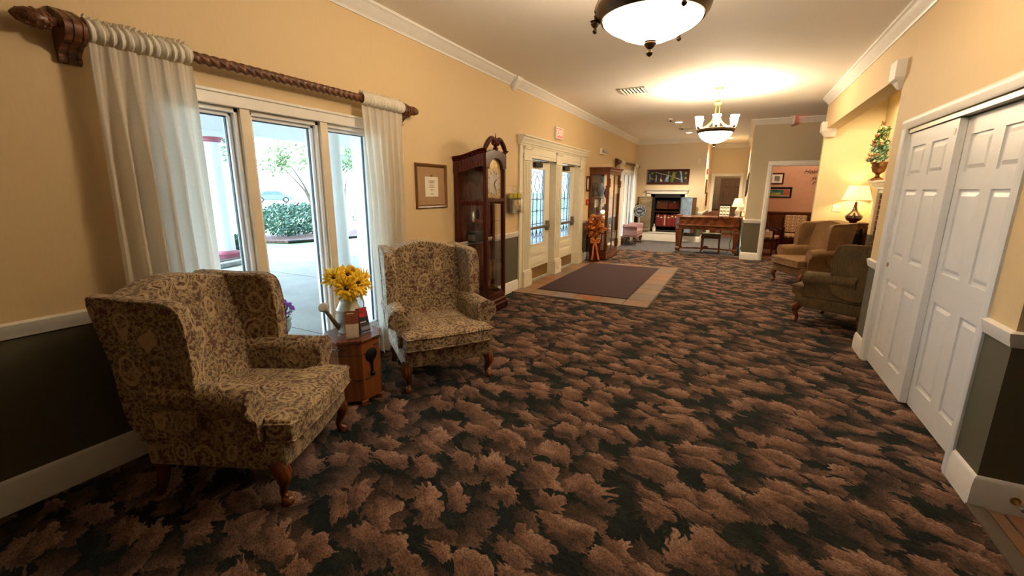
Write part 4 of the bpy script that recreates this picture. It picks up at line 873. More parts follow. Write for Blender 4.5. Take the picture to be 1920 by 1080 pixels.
# display cabinet
cu = thing('display_cabinet', 'tall cherry display cabinet with glass panes beside the entrance', 'cabinet', (LX+.005, 10.27, 0)); CW, CD, CH = .52, .45, 2.03   # half-width along Y, depth
boxes('plinth', 'cherry', [((0, -CW-.02, .02), (CD+.02, CW+.02, .12)), ((0, -CW, .12), (CD, CW, .2))], cu, bevel=.006)
for x in (.04, CD-.03):
    for y in (-CW+.03, CW-.03): MB().lathe([(.03, 0), (.035, .01), (.03, .022)], 12, (x, y, 0)).build('foot', 'cherry', cu)
for x, y in ((.02, -CW+.03), (.02, CW-.03), (CD-.03, -CW+.03), (CD-.03, CW-.03)): boxes('post', 'cherry', [((x-.02 if x < .1 else x-.03, y-.03, .2), (x+.03, y+.03, CH-.1))], cu, bevel=.005)
for y in (-CW+.03, CW-.03):
    for z in (.32, 1.72): MB().lathe([(.012, -.1), (.028, -.07), (.02, -.04), (.03, 0), (.02, .04), (.028, .07), (.012, .1)], 12, (CD, y, z)).build('carved_applique', 'cherry', cu)
boxes('back_panel', 'cherry', [((.001, -CW, .15), (.012, CW, CH-.05))], cu)
MB().loft([[(0, -CW-e, z), (CD+e, -CW-e, z), (CD+e, CW+e, z), (0, CW+e, z)] for e, z in ((0, CH-.12), (.0, CH-.06), (.015, CH-.05), (.02, CH-.02), (.05, CH+.01), (.05, CH+.03))]).build('cornice', 'cherry', cu, smooth=False)
for z in (.2, .62, 1.0, 1.38, CH-.12): boxes('glass_shelf' if .2 < z < 1.8 else 'rail', 'acrylic' if .2 < z < 1.8 else 'cherry', [((.02, -CW+.03, z-.005), (CD-.02, CW-.03, z+.005 if .2 < z < 1.8 else z+.03))], cu)
boxes('door_frame', 'cherry', [((CD-.03, -.03, .2), (CD-.005, .03, CH-.1)), ((CD-.028, -CW+.05, .6), (CD-.01, CW-.05, .625)), ((.05, -CW+.005, .6), (CD-.05, -CW+.03, .625))], cu, bevel=.003)
for a, b in ((-CW+.05, -.03), (.03, CW-.05)): boxes('front_glass', 'glass', [((CD-.018, a, .22), (CD-.014, b, CH-.12))], cu)
for a in (-CW+.012, CW-.016): boxes('side_glass', 'glass', [((.05, a, .22), (CD-.05, a+.004, CH-.12))], cu)
def ornament(label, cat, nm, y, z, prof, mat, x=.2, extra=None):
    t = thing(nm, label, cat, (LX+x, 10.27+y, z)); MB().lathe(prof, 16).build('body', mat, t)
    if extra: extra(t)
    return t
ornament('dark draped urn figurine on the top shelf of the display cabinet', 'figurine', 'urn_figurine', -.3, 1.386, [(.06, 0), (.07, .02), (.03, .05), (.06, .1), (.1, .2), (.06, .32), (.02, .36)], 'grey')
ornament('grey vase on the top shelf of the display cabinet, right side', 'vase', 'vase', .28, 1.386, [(.04, 0), (.06, .03), (.08, .12), (.05, .2), (.03, .24), (.045, .28)], 'grey')
ornament('grey statuette on the middle shelf of the display cabinet', 'figurine', 'statuette', -.25, 1.006, [(.06, 0), (.06, .03), (.025, .05), (.05, .12), (.07, .18), (.03, .24), (.04, .28), (.01, .32)], 'grey', extra=lambda t: MB().ball((.03, -.03, .2), (.03, .05, .07), 10, 6).build('wing', 'zinc', t))
cd_ = ornament('small glowing candle lamp on the middle shelf of the display cabinet', 'lamp', 'candle_lamp', -.38, 1.006, [(.03, 0), (.035, .02), (.02, .04)], 'brass', .3)
M['candle'] = emis('candle_glow', (1, .6, .25), 3.0); MB().lathe([(.02, .04), (.045, .06), (.05, .09), (.03, .12)], 14).build('shade', 'candle', cd_)
ornament('white bowl on the middle shelf of the display cabinet', 'bowl', 'bowl', -.1, 1.006, [(.03, 0), (.04, .01), (.08, .06), (.085, .08)], 'whiteplas', .28)
ornament('dark vase on the middle shelf of the display cabinet, right side', 'vase', 'vase', .25, 1.006, [(.04, 0), (.07, .06), (.08, .12), (.04, .2), (.05, .24)], 'grey')
ornament('small white figurine on the bottom shelf of the display cabinet', 'figurine', 'figurine', .3, .626, [(.04, 0), (.05, .02), (.02, .05), (.035, .1), (.01, .14)], 'whiteplas', .3)
for y, z, lb in ((-.3, 1.12, 'white card standing under the top shelf of the display cabinet, left pane'), (.25, 1.13, 'white card standing under the top shelf of the display cabinet, right pane')):
    t = thing('card', lb, 'card', (LX+.12, 10.27+y, z+.06)); boxes('sheet', 'paper', [((-.003, -.14, 0), (.003, .14, .18))], t); boxes('easel_back', 'grey', [((-.06, -.02, -.174), (-.003, .02, .1))], t)
for y, w, lb in ((-.28, .16, 'framed dark photograph at the top left of the display cabinet'), (.3, .12, 'framed photograph at the bottom right of the display cabinet')):
    frame('photo_frame', lb, 'picture', (LX+.08, 10.27+y, 1.58 if y < 0 else .4), pi/2, w*2, .3, .02, 'black', [(-.85, .85, -.85, .85, 'grey', .006)], .02)
# floor vase with autumn bouquet
fv = thing('floor_vase', 'tall dark wooden floor vase with an orange ribbon bow beside the cabinet', 'vase', (-2.77, 9.5, .0), -1.1)
MB().loft([[(a*k, b*k, z) for a, b in ((-1, -1), (1, -1), (1, 1), (-1, 1))] for z, k in ((0, .1), (.02, .11), (.3, .125), (.5, .135), (.51, .12), (.3, .1))]).build('vase', 'mahog', fv, smooth=False, bevel=.006)
rb = MB()
for sg in (-1, 1):
    for a in (0, 1):
        p = spline([(.14, 0, .47), (.165, sg*.05, .53-.03*a), (.16, sg*.11, .51-.05*a), (.15, sg*.07, .465-.03*a), (.14, 0, .47)], 5)
        rb.loft([[(x, y, z-.018), (x+.004, y, z), (x, y, z+.018)] for x, y, z in p], cap=False, closed=False)
    p = spline([(.145, 0, .46), (.15, sg*.03, .35), (.155, sg*.05+.01, .2), (.15, sg*.075+.02, .05)], 5); rb.loft([[(x, y-.022, z), (x+.005, y, z), (x, y+.022, z)] for x, y, z in p], cap=False, closed=False)
rb.ball((.15, 0, .47), .022, 10, 6); rb.build('ribbon_bow', 'ribbon', fv, thick=.002)
def leafcloud(c, r, n, size, seed, droop=0., shell=.5):
    rd = random.Random(seed); mb = MB()
    for _ in range(n):
        d = Vector((rd.gauss(0, 1), rd.gauss(0, 1), rd.gauss(0, 1))).normalized(); k = shell+(1-shell)*rd.random()
        p = Vector((c[0]+d.x*r[0]*k, c[1]+d.y*r[1]*k, c[2]+d.z*r[2]*k)); q = Vector((rd.gauss(0, 1), rd.gauss(0, 1), rd.gauss(0, .6))).normalized(); u = q.orthogonal().normalized(); w = q.cross(u); s = size*rd.uniform(.6, 1.3)
        mb.add([tuple(p-u*s), tuple(p+w*s*.45+q*s*.1), tuple(p+u*s), tuple(p-w*s*.45+q*s*.1)], [(0, 1, 2, 3)])
    return mb
def bloom(t, c, r, mat, rd, nm='bloom'):
    mb = MB()
    for rw in range(3):
        n = 7-rw
        for k in range(n):
            a = 2*pi*k/n+rw*.5+rd.random()*.3; tl = .3+.45*rw; rr = r*(1-.22*rw); d = Vector((cos(a)*cos(tl), sin(a)*cos(tl), sin(tl))); sd = Vector((-sin(a), cos(a), 0))
            mb.add([tuple(d*rr*.1), tuple(d*rr*.6+sd*rr*.38), tuple(d*rr+Vector((0, 0, r*.08))), tuple(d*rr*.6-sd*rr*.38)], [(0, 1, 2, 3)])
    mb.ball((0, 0, r*.25), r*.28, 8, 5); o = mb.build(nm, mat, t, thick=.001); o.location = c; o.rotation_euler = (rd.uniform(-.2, .9), rd.uniform(.3, 1.1), rd.uniform(-.8, .8)); return o
ab = thing('autumn_bouquet', 'autumn bouquet of orange leaves and blooms in the floor vase', 'bouquet', (-2.77, 9.46, .5)); rd_ = random.Random(3)
leafcloud((0, 0, .27), (.2, .2, .27), 420, .05, 5, shell=.3).build('foliage', 'autumn', ab, smooth=False)['kind'] = 'stuff'
for k in range(22):
    a = rd_.uniform(0, 2*pi); e = rd_.uniform(-.5, 1.3); bloom(ab, (.04+.2*cos(a)*cos(e), .17*sin(a)*cos(e), .27+.25*sin(e)), rd_.uniform(.05, .075), ('autumn2', 'rust', 'autumn2', 'ribbon')[k % 4], rd_)
mb = MB()
for k in range(8): a = k*pi/4; mb.tube([(.04*cos(a), .04*sin(a), -.3), (.05*cos(a), .05*sin(a), 0), (.13*cos(a), .13*sin(a), .25)], .004, 5)
mb.build('stems', 'leafg', ab)

# ================================================================== FAR END
fp = empty_struct('trim_mantel', (0, 0, 0), 'white mantel surround on the far wall')
boxes('surround', 'white', [((-2.63, FARY-.05, .27), (-2.5, FARY, 1.5)), ((-1.47, FARY-.05, .27), (-1.41, FARY, 1.5)), ((-2.63, FARY-.05, 1.47), (-1.41, FARY, 1.55))], fp, bevel=.004)
MB().loft([[(-2.63-e, FARY, z), (-2.63-e, FARY-.05-e, z), (-1.41+e, FARY-.05-e, z), (-1.41+e, FARY, z)] for e, z in ((.0, 1.55), (.02, 1.56), (.03, 1.58), (.045, 1.59), (.045, 1.61))]).build('mantel_shelf', 'white', fp, smooth=False)
he = empty_struct('trim_hearth', (0, 0, 0), 'low white raised hearth'); boxes('hearth_box', 'white', [((-2.66, FARY-.26, 0), (-1.45, FARY, .25))], he, bevel=.005); boxes('hearth_top', 'white', [((-2.68, FARY-.275, .25), (-1.43, FARY, .27))], he, bevel=.005)
sf = thing('antique_safe', 'antique iron safe with both thick doors open, set in the fireplace', 'safe', (-1.985, FARY-.02, .272))
boxes('body', 'dark', [((-.5, 0, 0), (-.38, .5, 1.19)), ((.38, 0, 0), (.5, .5, 1.19)), ((-.5, 0, 1.08), (.5, .5, 1.19)), ((-.5, 0, 0), (.5, .5, .06)), ((-.5, .46, 0), (.5, .5, 1.19))], sf, bevel=.006)
boxes('shelf', 'walnut', [((-.38, .03, .17), (.38, .46, .19)), ((-.38, .05, .62), (.38, .46, .64))], sf)
boxes('inner_drawer', 'walnut', [((-.34, .16, .72), (.0, .46, .98))], sf, bevel=.004); boxes('inner_drawer', 'mahog', [((.02, .16, .72), (.34, .46, .98))], sf, bevel=.004)
for x in (-.28, .2): MB().ball((x, .15, .94), .02, 8, 6).build('knob', 'zinc', sf)
for sg, rz, m in ((-1, .42, 'safe'), (1, -.62, 'safeblue')):
    d = boxes('door', 'safeedge', [((-.21, -.09, 0), (.21, .09, 1.06))], sf, bevel=.006); d.location = (sg*.66, -.2, .03); d.rotation_euler = (0, 0, rz)
    boxes('door_face', m, [((-.205, -.1, .01), (.205, -.09, 1.05))], d); boxes('door_panel', m, [((-.15, -.115, .12), (.15, -.1, .95))], d, bevel=.008); boxes('door_cap', m, [((-.215, -.105, 1.06), (.215, .095, 1.075))], d)
    for z in (.25, .8): MB().lathe([(.014, -.05), (.014, .05)], 10, (-sg*.205, .0, z)).build('hinge', 'steel', d)
rd_ = random.Random(9); x = -.335; k = 0
while x < .33:
    w = rd_.uniform(.042, .06); h = rd_.uniform(.33, .39); m = 'book3' if k == 5 else ('book' if k % 3 else 'book2')
    b = thing('red_book', ('tan spined book among the red volumes in the safe' if k == 5 else ['leftmost', 'second', 'third', 'fourth', 'fifth', '', 'seventh', 'eighth', 'ninth', 'tenth', 'eleventh', 'twelfth', 'thirteenth', 'fourteenth', 'fifteenth'][k]+' book from the left in the row of red volumes in the safe'), 'book', (-1.985+x+w/2, FARY+.09, .272+.191), group='red volumes in the safe')
    boxes('cover', m, [((-w/2, 0, 0), (w/2, .24, h))], b, bevel=.004); boxes('spine_label', 'paper' if k % 2 else 'brass', [((-w/2+.006, -.003, h*.72), (w/2-.006, .001, h*.84))], b); boxes('pages', 'paper', [((-w/2+.006, .006, h-.004), (w/2-.006, .235, h+.001))], b)
    x += w+.004; k += 1
bt = thing('glass_bottle', 'small clear bottle with a white label on the hearth', 'bottle', (-2.31, FARY-.14, .272)); MB().lathe([(.045, 0), (.05, .01), (.05, .15), (.02, .19), (.018, .22), (.022, .23)], 18).build('body', 'zinc', bt); MB().lathe([(.02, .23), (.02, .255), (.002, .257)], 12).build('cap', 'whiteplas', bt); MB().lathe([(.0512, .04), (.0512, .12)], 18, cap=False).build('paper_label', 'paper', bt)
# painting
M['canvas'] = plain('painting_ground', '#1c1712', .6, var=.5, scale=4)
pt = frame('wide_painting', 'wide dark painting of pale tools in a red-brown frame over the mantel', 'painting', (-2.035, FARY, 1.99), 0, 1.27, .46, .06, 'mahog', [(-.92, .92, -.8, .8, 'canvas', .008)], .03)
M['pblue'] = plain('pale_blue_paint', '#7f9cb8', .6, var=.25); M['polive'] = plain('olive_paint', '#7d7a2c', .6, var=.1); M['pcream'] = plain('cream_paint', '#cfc4ae', .6, var=.1)
def stroke(pts, r, m): 
    a = MB(); p = [(x, -.0095, z) for x, z in pts]; rs = r if isinstance(r, list) else [r]*len(p)
    L_ = []; R_ = []
    for i, q in enumerate(p):
        n1, n0 = p[min(i+1, len(p)-1)], p[max(i-1, 0)]; tx, tz = n1[0]-n0[0], n1[2]-n0[2]; l = sqrt(tx*tx+tz*tz); L_.append((q[0]-tz/l*rs[i], q[1], q[2]+tx/l*rs[i])); R_.append((q[0]+tz/l*rs[i], q[1], q[2]-tx/l*rs[i]))
    a.loft([[l, r_] for l, r_ in zip(L_, R_)], cap=False, closed=False); a.build('brush_stroke', m, pt, thick=.002)
stroke([(-.4, .15), (.1, .02), (.4, -.09)], .008, 'pcream'); stroke([(-.55, .1), (-.54, 0), (-.55, -.16)], .025, 'pblue'); stroke([(.36, .19), (.4, .05), (.42, -.12), (.44, -.17)], [.03, .02, .025, .03], 'pblue')
stroke([(.03, .08), (-.0, 0), (-.03, -.15)], [.01, .035, .06], 'pblue'); stroke([(-.35, .06), (-.34, -.03), (-.35, -.16)], [.025, .015, .03], 'pblue'); stroke([(-.46, -.1), (-.38, -.06)], .015, 'brown_emb'); stroke([(-.22, -.06), (-.17, -.15)], .03, 'pcream'); stroke([(.2, .15), (.12, -.16)], .05, 'polive'); stroke([(-.22, .08), (-.18, .02), (-.24, -.1)], .012, 'brown_emb')
for x, z in ((-.47, .11), (-.48, -.05), (.02, .13), (.53, .11), (.53, -.04)): MB().lathe([(.036, 0), (.036, .002), (.001, .0022)], 18, (x, -.009, z), Matrix.Rotation(pi/2, 4, 'X')).build('painted_disc', 'polive', pt)
# round street sign on a post
sg_ = thing('round_sign', 'round navy no-parking sign on a post by the far window', 'sign', (-2.66, 13.95, 0))
MB().lathe([(.16, 0), (.16, .015), (.03, .03), (.018, .04)], 24).build('base', 'black', sg_); MB().tube([(0, 0, .03), (0, 0, .82)], .016, 10).build('post', 'zinc', sg_)
ds = MB().lathe([(.19, -.006), (.196, 0), (.19, .006), (.001, .0065)], 40, (0, -.02, .95), Matrix.Rotation(pi/2, 4, 'X')).build('disc', 'navy', sg_)
MB().lathe([(.182, 0), (.182, .003), (.174, .003), (.174, 0)], 40, (0, -.026, .95), Matrix.Rotation(pi/2, 4, 'X'), cap=False).build('rim_line', 'whiteplas', ds)
text('NO', .08, 'whiteplas', ds, (0, -.03, .952), (pi/2, 0, 0))
def arc_text(s, r, a0, a1, up, size=.07):
    for i, ch in enumerate(s):
        a = a0+(a1-a0)*i/(len(s)-1); text(ch, size, 'whiteplas', ds, (r*cos(a), -.03, .95+r*sin(a)), (pi/2, (-(a-pi/2)) if up else (-(a+pi/2)), 0))
arc_text('FUNERAL', .122, pi*.9, pi*.1, True); arc_text('PARKING', .122, pi*1.1, pi*1.9, False)
# mauve scroll-arm bench
be = thing('scroll_arm_bench', 'mauve upholstered bench with rolled arms under the far window', 'bench', (-2.68, 13.2, 0), radians(90))
boxes('seat', 'pinkfab', [((-.42, -.21, .3), (.42, .21, .45))], be, bevel=.03, seg=3); boxes('apron', 'pinkfab', [((-.4, -.2, .25), (.4, .2, .31))], be, bevel=.008)
for sg in (-1, 1):
    MB().prism([(.37, .3), (.37, .55)]+[(.43+.06*cos(pi-a), .56+.055*sin(a)) for a in [i*pi*1.25/8 for i in range(9)]]+[(.43, .5), (.42, .3)], lambda x, z: (sg*x, -.2, z), lambda x, z: (sg*x, .2, z)).build('rolled_arm', 'pinkfab', be, ang=50)
    for y in (-.17, .17):
        MB().tube(spline([(sg*.37, y, .27), (sg*.385, y*1.08, .2), (sg*.365, y, .1), (sg*.36, y, .03), (sg*.375, y*1.08, .0)], 3), [.028, .029, .03, .029, .027, .024, .02, .017, .015, .014, .016, .02, .022], 10).build('leg', 'cherry', be)
# piano desk
dk = thing('piano_desk', 'antique cherry piano-shaped desk with tapered legs and carved stretcher', 'desk', (-.61, 12.2, 0))
def plan(e, z): return [(-.74-e, .32, z), (-.74-e, -.2-e, z), (-.66, -.30-e, z), (-.4, -.33-e, z), (0, -.31-e, z), (.4, -.26-e, z), (.7, -.22-e, z), (.74+e, -.16-e, z), (.74+e, .32, z)]
MB().loft([plan(0, .62), plan(0, .7), plan(.012, .71), plan(.012, .735), plan(0, .745), plan(0, .9)]).build('case', 'cherryx', dk, smooth=False)
MB().loft([plan(.015, .9), plan(.022, .91), plan(.022, .93), plan(.015, .94)]).build('top', 'cherryx', dk, smooth=False)
boxes('end_block', 'cherry', [((-.755, -.22, .9), (-.64, .3, .965))], dk, bevel=.006); boxes('bead', 'brass', [((-.5, -.352, .715), (.55, -.335, .728))], dk)
for x, y in ((-.66, -.24), (.66, -.16), (-.66, .26), (.66, .26)):
    lg = MB().loft([[(x+a*k, y+b*k, z) for a, b in ((-1, -1), (1, -1), (1, 1), (-1, 1))] for z, k in ((.64, .075), (.6, .075), (.58, .062), (.56, .07), (.16, .04), (.14, .055), (.1, .055), (.08, .04), (.055, .035))]).build('leg', 'cherry', dk, smooth=False, bevel=.004)
    MB().lathe([(.028, -.014), (.032, -.008), (.032, .008), (.028, .014)], 14, (x, y-.01, .033), Matrix.Rotation(pi/2, 4, 'Y')).build('caster', 'brass', lg)
p = spline([(-.66, -.22, .125), (-.3, -.1, .125), (0, -.04, .125), (.3, -.08, .125), (.66, -.15, .125)], 5); st = MB().loft([[(x, y-.04, z-.012), (x, y+.04, z-.012), (x, y+.04, z+.02), (x, y-.04, z+.02)] for x, y, z in p]).build('stretcher', 'cherryx', dk, smooth=False); MB().lathe([(.03, -.02), (.07, -.01), (.075, .01), (.05, .035), (.03, .05), (.002, .055)], 18, (0, -.04, .14)).build('carved_rosette', 'cherry', st)
# desk chair (faces camera, pushed under the desk)
dc = thing('desk_chair', 'wooden chair with arched crest and sage seat pushed under the piano desk', 'chair', (-.52, 12.62, 0))
boxes('seat', 'greenseat', [((-.23, -.24, .42), (.23, .2, .48))], dc, bevel=.025, seg=3); boxes('seat_rail', 'cherry', [((-.235, -.235, .36), (.235, .2, .425))], dc, bevel=.006)
for x in (-.2, .2):
    MB().tube([(x, -.2, .4), (x*1.02, -.205, .2), (x*1.05, -.22, 0)], [.024, .02, .016], 8).build('leg', 'cherry', dc)
    MB().tube(spline([(x*1.03, .25, 0), (x, .19, .4), (x, .22, .7), (x*.95, .27, 1.0)], 4), .019, 8).build('back_leg', 'cherry', dc)
MB().prism([(-.23, .9), (-.24, .96)]+[(-.24+.48*i/12, .96+.1*sin(pi*i/12)) for i in range(1, 12)]+[(.24, .96), (.23, .9), (0, .88)], lambda x, z: (x, .235+.05*(z-.7), z), lambda x, z: (x, .27+.05*(z-.7), z)).build('crest', 'cherry', dc, bevel=.006)
MB().prism([(-.06, .46), (-.09, .7), (-.06, .9), (.06, .9), (.09, .7), (.06, .46)], lambda x, z: (x, .2+.08*(z-.46), z), lambda x, z: (x, .215+.08*(z-.46), z)).build('splat', 'cherry', dc)
def shade_lamp(name, label, loc, base_prof, base_mat, r0, r1, z0, z1, watts, extra=None):
    t = thing(name, label, 'lamp', loc); MB().lathe(base_prof, 24).build('base', base_mat, t)
    MB().lathe([(r0, z0), (r1, z1)], 36, cap=False).build('shade', 'lampshade', t, thick=.003)
    for a in range(3): MB().tube([(.0, 0, z1-.03), (r1*cos(a*2.1), r1*sin(a*2.1), z1-.012)], .002, 4).build('shade_spider', 'brass', t)
    MB().tube([(0, 0, base_prof[-1][1]-.01), (0, 0, z1-.02)], .006, 8).build('stem', 'brass', t); MB().lathe([(.004, z1-.02), (.01, z1-.01), (.006, z1+.004), (.016, z1+.018), (.002, z1+.028)], 10).build('finial', 'brass', t)
    light('bulb', 'POINT', (0, 0, (z0+z1)/2), watts, (1, .72, .36), .045, t); return t
shade_lamp('desk_lamp', 'small lit lamp with pale square-profile base on the piano desk', (.02, 12.08, .941), [(.06, 0), (.06, .02), (.03, .03), (.035, .06), (.05, .1), (.05, .16), (.025, .2), (.012, .23)], 'zinc', .135, .08, .25, .45, LAMP_W*.6)
rk = thing('brochure_rack', 'black tiered rack of white cards on the piano desk beside the lamp', 'brochure rack', (-.26, 12.1, .941))
boxes('frame', 'black', [((-.12, .08, 0), (.12, .09, .3)), ((-.12, -.1, 0), (.12, .09, .01)), ((-.125, -.1, 0), (-.12, .09, .08)), ((.12, -.1, 0), (.125, .09, .08))], rk)
for i in range(3):
    for j in range(3):
        c = thing('card_stack', '%s card in the %s tier of the desk rack' % (('left', 'middle', 'right')[j], ('front', 'middle', 'rear')[i]), 'card', (-.26-.075+.075*j, 12.03+.055*i, .952+.08*i), group='cards in the desk rack')
        MB().box((0, 0, .045), (.068, .012, .09), Matrix.Rotation(-.3, 3, 'X')).build('cards', 'paper', c, smooth=False); MB().box((0, -.009, .05), (.05, .004, .025), Matrix.Rotation(-.3, 3, 'X')).build('print', 'ink', c, smooth=False)
ph_ = thing('small_photo_stand', 'small dark framed card beside the desk lamp', 'picture', (.15, 12.2, .941), .1); boxes('frame', 'mahog', [((-.04, 0, 0), (.04, .012, .13))], ph_, bevel=.003); boxes('picture', 'paper', [((-.03, -.002, .015), (.03, 0, .115))], ph_)
bgp = thing('plastic_bundle', 'pale blue plastic-wrapped bundle between desk and wall', 'bundle', (.10, 12.75, 0))
MB().loft([[(.06*k*cos(a)*(1+.15*sin(3*a+z*9)), .16*k*sin(a)*(1+.15*sin(3*a+z*9)), z) for a in [i*pi/8 for i in range(16)]] for z, k in ((0, .9), (.1, 1), (.3, .95), (.5, .8), (.7, .6), (.8, .35))]).build('wrap', 'pblue', bgp); MB().tube([(0, 0, .78), (0, .02, .86)], [.02, .03], 8).build('tied_top', 'whiteplas', bgp)
isd = thing('iron_stand', 'thin black iron stand beside the piano desk leg', 'stand', (-.06, 12.6, 0)); mb = MB()
for k in range(3): a = k*2.1; mb.tube([(0, 0, .12), (.12*cos(a), .12*sin(a), 0)], .006, 6)
mb.build('feet', 'black', isd); MB().tube([(.012*cos(i*.9), .012*sin(i*.9), .1+.04*i) for i in range(14)], .008, 6).build('twisted_stem', 'black', isd); MB().tube([(.05*cos(a), 0, .7+.05*sin(a)) for a in [i*pi/8 for i in range(17)]], .006, 6).build('ring', 'black', isd)
# hall pictures
for i, (y, z, s) in enumerate(((12.4, 1.75, .4), (13.2, 1.7, .42), (14.2, 1.65, .4))):
    frame('hall_picture', ('framed picture on the right hallway wall nearest the doorway', 'second framed picture on the right hallway wall', 'farthest framed picture on the right hallway wall')[i], 'picture', (.19, y, z), -pi/2, s, s*1.2, .035, 'black', [(-.8, .8, -.8, .8, 'paper', .006), (-.5, .5, -.55, .55, 'grey', .0075)])
for i, (y, z) in enumerate(((15.4, 1.7), (16.1, 1.3))):
    frame('hall_picture', ('upper dark picture on the left hallway wall', 'lower dark picture on the left hallway wall')[i], 'picture', (-.95, y, z), pi/2, .35, .45, .03, 'mahog', [(-.8, .8, -.8, .8, 'grey', .006)])
fa = thing('fire_alarm_strobe', 'red fire alarm at the hallway entrance', 'fire alarm', (-.95, 15.2, 2.15)); boxes('case', 'red', [((0, -.06, -.08), (.05, .06, .08))], fa, bevel=.006); boxes('strobe', 'whiteplas', [((.05, -.03, -.03), (.062, .03, .03))], fa)
th = thing('thermostat', 'small white sensor box high on the far wall', 'sensor', (-1.16, FARY, 2.45)); boxes('case', 'whiteplas', [((-.04, -.03, -.07), (.04, 0, .07))], th, bevel=.006); boxes('lens', 'zinc', [((-.015, -.033, -.03), (.015, -.03, .0))], th)

# ================================================================== ALCOVE
st_ = thing('tall_side_table', 'dark tall side table under the alcove lamp', 'side table', (1.79, 9.25, 0)); boxes('top', 'mahog', [((-.19, -.19, 1.03), (.19, .19, 1.055))], st_, bevel=.005); boxes('apron', 'mahog', [((-.16, -.16, .96), (.16, .16, 1.03))], st_)
for x in (-.15, .15):
    for y in (-.15, .15): MB().loft([[(x+a*k, y+b*k, z) for a, b in ((-1, -1), (1, -1), (1, 1), (-1, 1))] for z, k in ((1.0, .02), (0, .013))]).build('leg', 'mahog', st_, smooth=False)
shade_lamp('table_lamp', 'lit lamp with cream shade and burgundy gourd base in the alcove', (1.77, 9.22, 1.056), [(.05, 0), (.055, .012), (.09, .03), (.125, .075), (.12, .115), (.07, .16), (.04, .2), (.026, .25), (.02, .32), (.016, .34)], 'ceramic', .205, .13, .37, .60, LAMP_W*1.3)
sw = thing('light_switch', 'double light switch plate beside the alcove lamp', 'light switch', (1.55, 9.45, 1.28)); boxes('plate', 'whiteplas', [((-.06, -.008, -.06), (.06, 0, .06))], sw, bevel=.003)
for x in (-.025, .025): boxes('toggle', 'whiteplas', [((x-.006, -.02, -.012), (x+.006, -.008, .012))], sw)
bf = empty_struct('wall_brick_fireplace', (0, 0, 0), 'brick fireplace with painted mantel in the alcove')
boxes('mortar_bed', 'mortar', [((1.955, 6.4, 0), (2.0, 8.65, 1.6))], bf); boxes('pilaster', 'wall_alcove', [((1.9, 8.66, 0), (2.0, 8.82, 1.6))], bf, bevel=.004)
bm_ = None
for r in range(20):
    for c in range(2 if r % 2 else 2):
        y1 = 8.645-(0 if r % 2 else .1)*(c > 0)-c*.2
        y0 = y1-.19 if (c or r % 2) else y1-.09
        o = MB().b2((-.5, -.5, -.5), (.5, .5, .5)).build('brick', 'brick', bf, smooth=False) if bm_ is None else bm_.copy()
        if bm_ is None: bm_ = o
        else: COL.objects.link(o)
        o.parent = bf; o.location = (1.952, (y0+y1)/2, .035+.079*r+.03); o.scale = (.03, y1-y0, .066)
ms = thing('mantel_shelf', 'cream painted mantel shelf over the alcove brickwork', 'mantel', (2.0, 7.6, 1.6)); MB().loft([[(0, -1.15-e, z), (0, 1.2+e, z), (-.1-e, 1.2+e, z), (-.1-e, -1.15-e, z)] for e, z in ((0, 0), (.01, .03), (.04, .06), (.06, .09), (.09, .1), (.09, .13))]).build('shelf', 'cream', ms, smooth=False); boxes('bed_mould', 'cream', [((-.08, -1.13, -.06), (0, 1.18, 0))], ms, bevel=.005)
ur = thing('pedestal_urn', 'bronze pedestal urn on the alcove mantel', 'urn', (1.865, 8.66, 1.731)); MB().lathe([(.085, 0), (.09, .01), (.085, .02), (.05, .04), (.028, .06), (.025, .085), (.04, .1), (.075, .13), (.09, .19), (.092, .24), (.11, .265), (.105, .27), (.08, .25)], 24).build('body', 'bronzeurn', ur); boxes('foot', 'bronzeurn', [((-.09, -.09, -.0), (.09, .09, .012))], ur)
fb = thing('mantel_bouquet', 'bouquet of peach roses and greenery in the urn on the alcove mantel', 'bouquet', (1.865, 8.66, 1.98)); rd_ = random.Random(11)
leafcloud((-.03, .0, .15), (.13, .19, .2), 260, .04, 21, shell=.3).build('foliage', 'leafpale', fb, smooth=False)['kind'] = 'stuff'; leafcloud((-.02, 0, .38), (.09, .1, .22), 130, .035, 22, shell=.3).build('upper_foliage', 'leafg', fb, smooth=False)['kind'] = 'stuff'
for k, (dx, dy, dz, r, m) in enumerate(((-.14, -.02, .12, .075, 'peachrose'), (-.12, .12, .05, .07, 'peachrose'), (-.08, -.12, .1, .06, 'peachrose'), (-.1, .1, .3, .075, 'rust'), (-.08, .06, .38, .065, 'rust'), (-.1, .0, .25, .07, 'rust'), (-.03, .0, .5, .06, 'peachrose'), (-.04, .05, .58, .05, 'rust'), (-.06, -.1, .3, .06, 'peachrose'))): bloom(fb, (dx, dy, dz), r, m, rd_)
mb = MB(); [mb.tube([(0, 0, -.03), (.02*cos(k), .02*sin(k), .2), (.05*cos(k), .05*sin(k), .45)], .004, 5) for k in range(5)]; mb.build('stems', 'leafg', fb)
sl = thing('picture_spotlight', 'small spotlight washing the alcove wall above the mantel flowers', 'spotlight', (1.72, 8.25, CZ)); MB().lathe([(.05, 0), (.05, -.015), (.012, -.03), (.012, -.05), (.045, -.07), (.05, -.16), (.03, -.162)], 18).build('can', 'whiteplas', sl); light('bulb', 'SPOT', (0, 0, -.18), 50, (1, .76, .45), .04, sl, radians(110), (radians(35), radians(-12), 0))

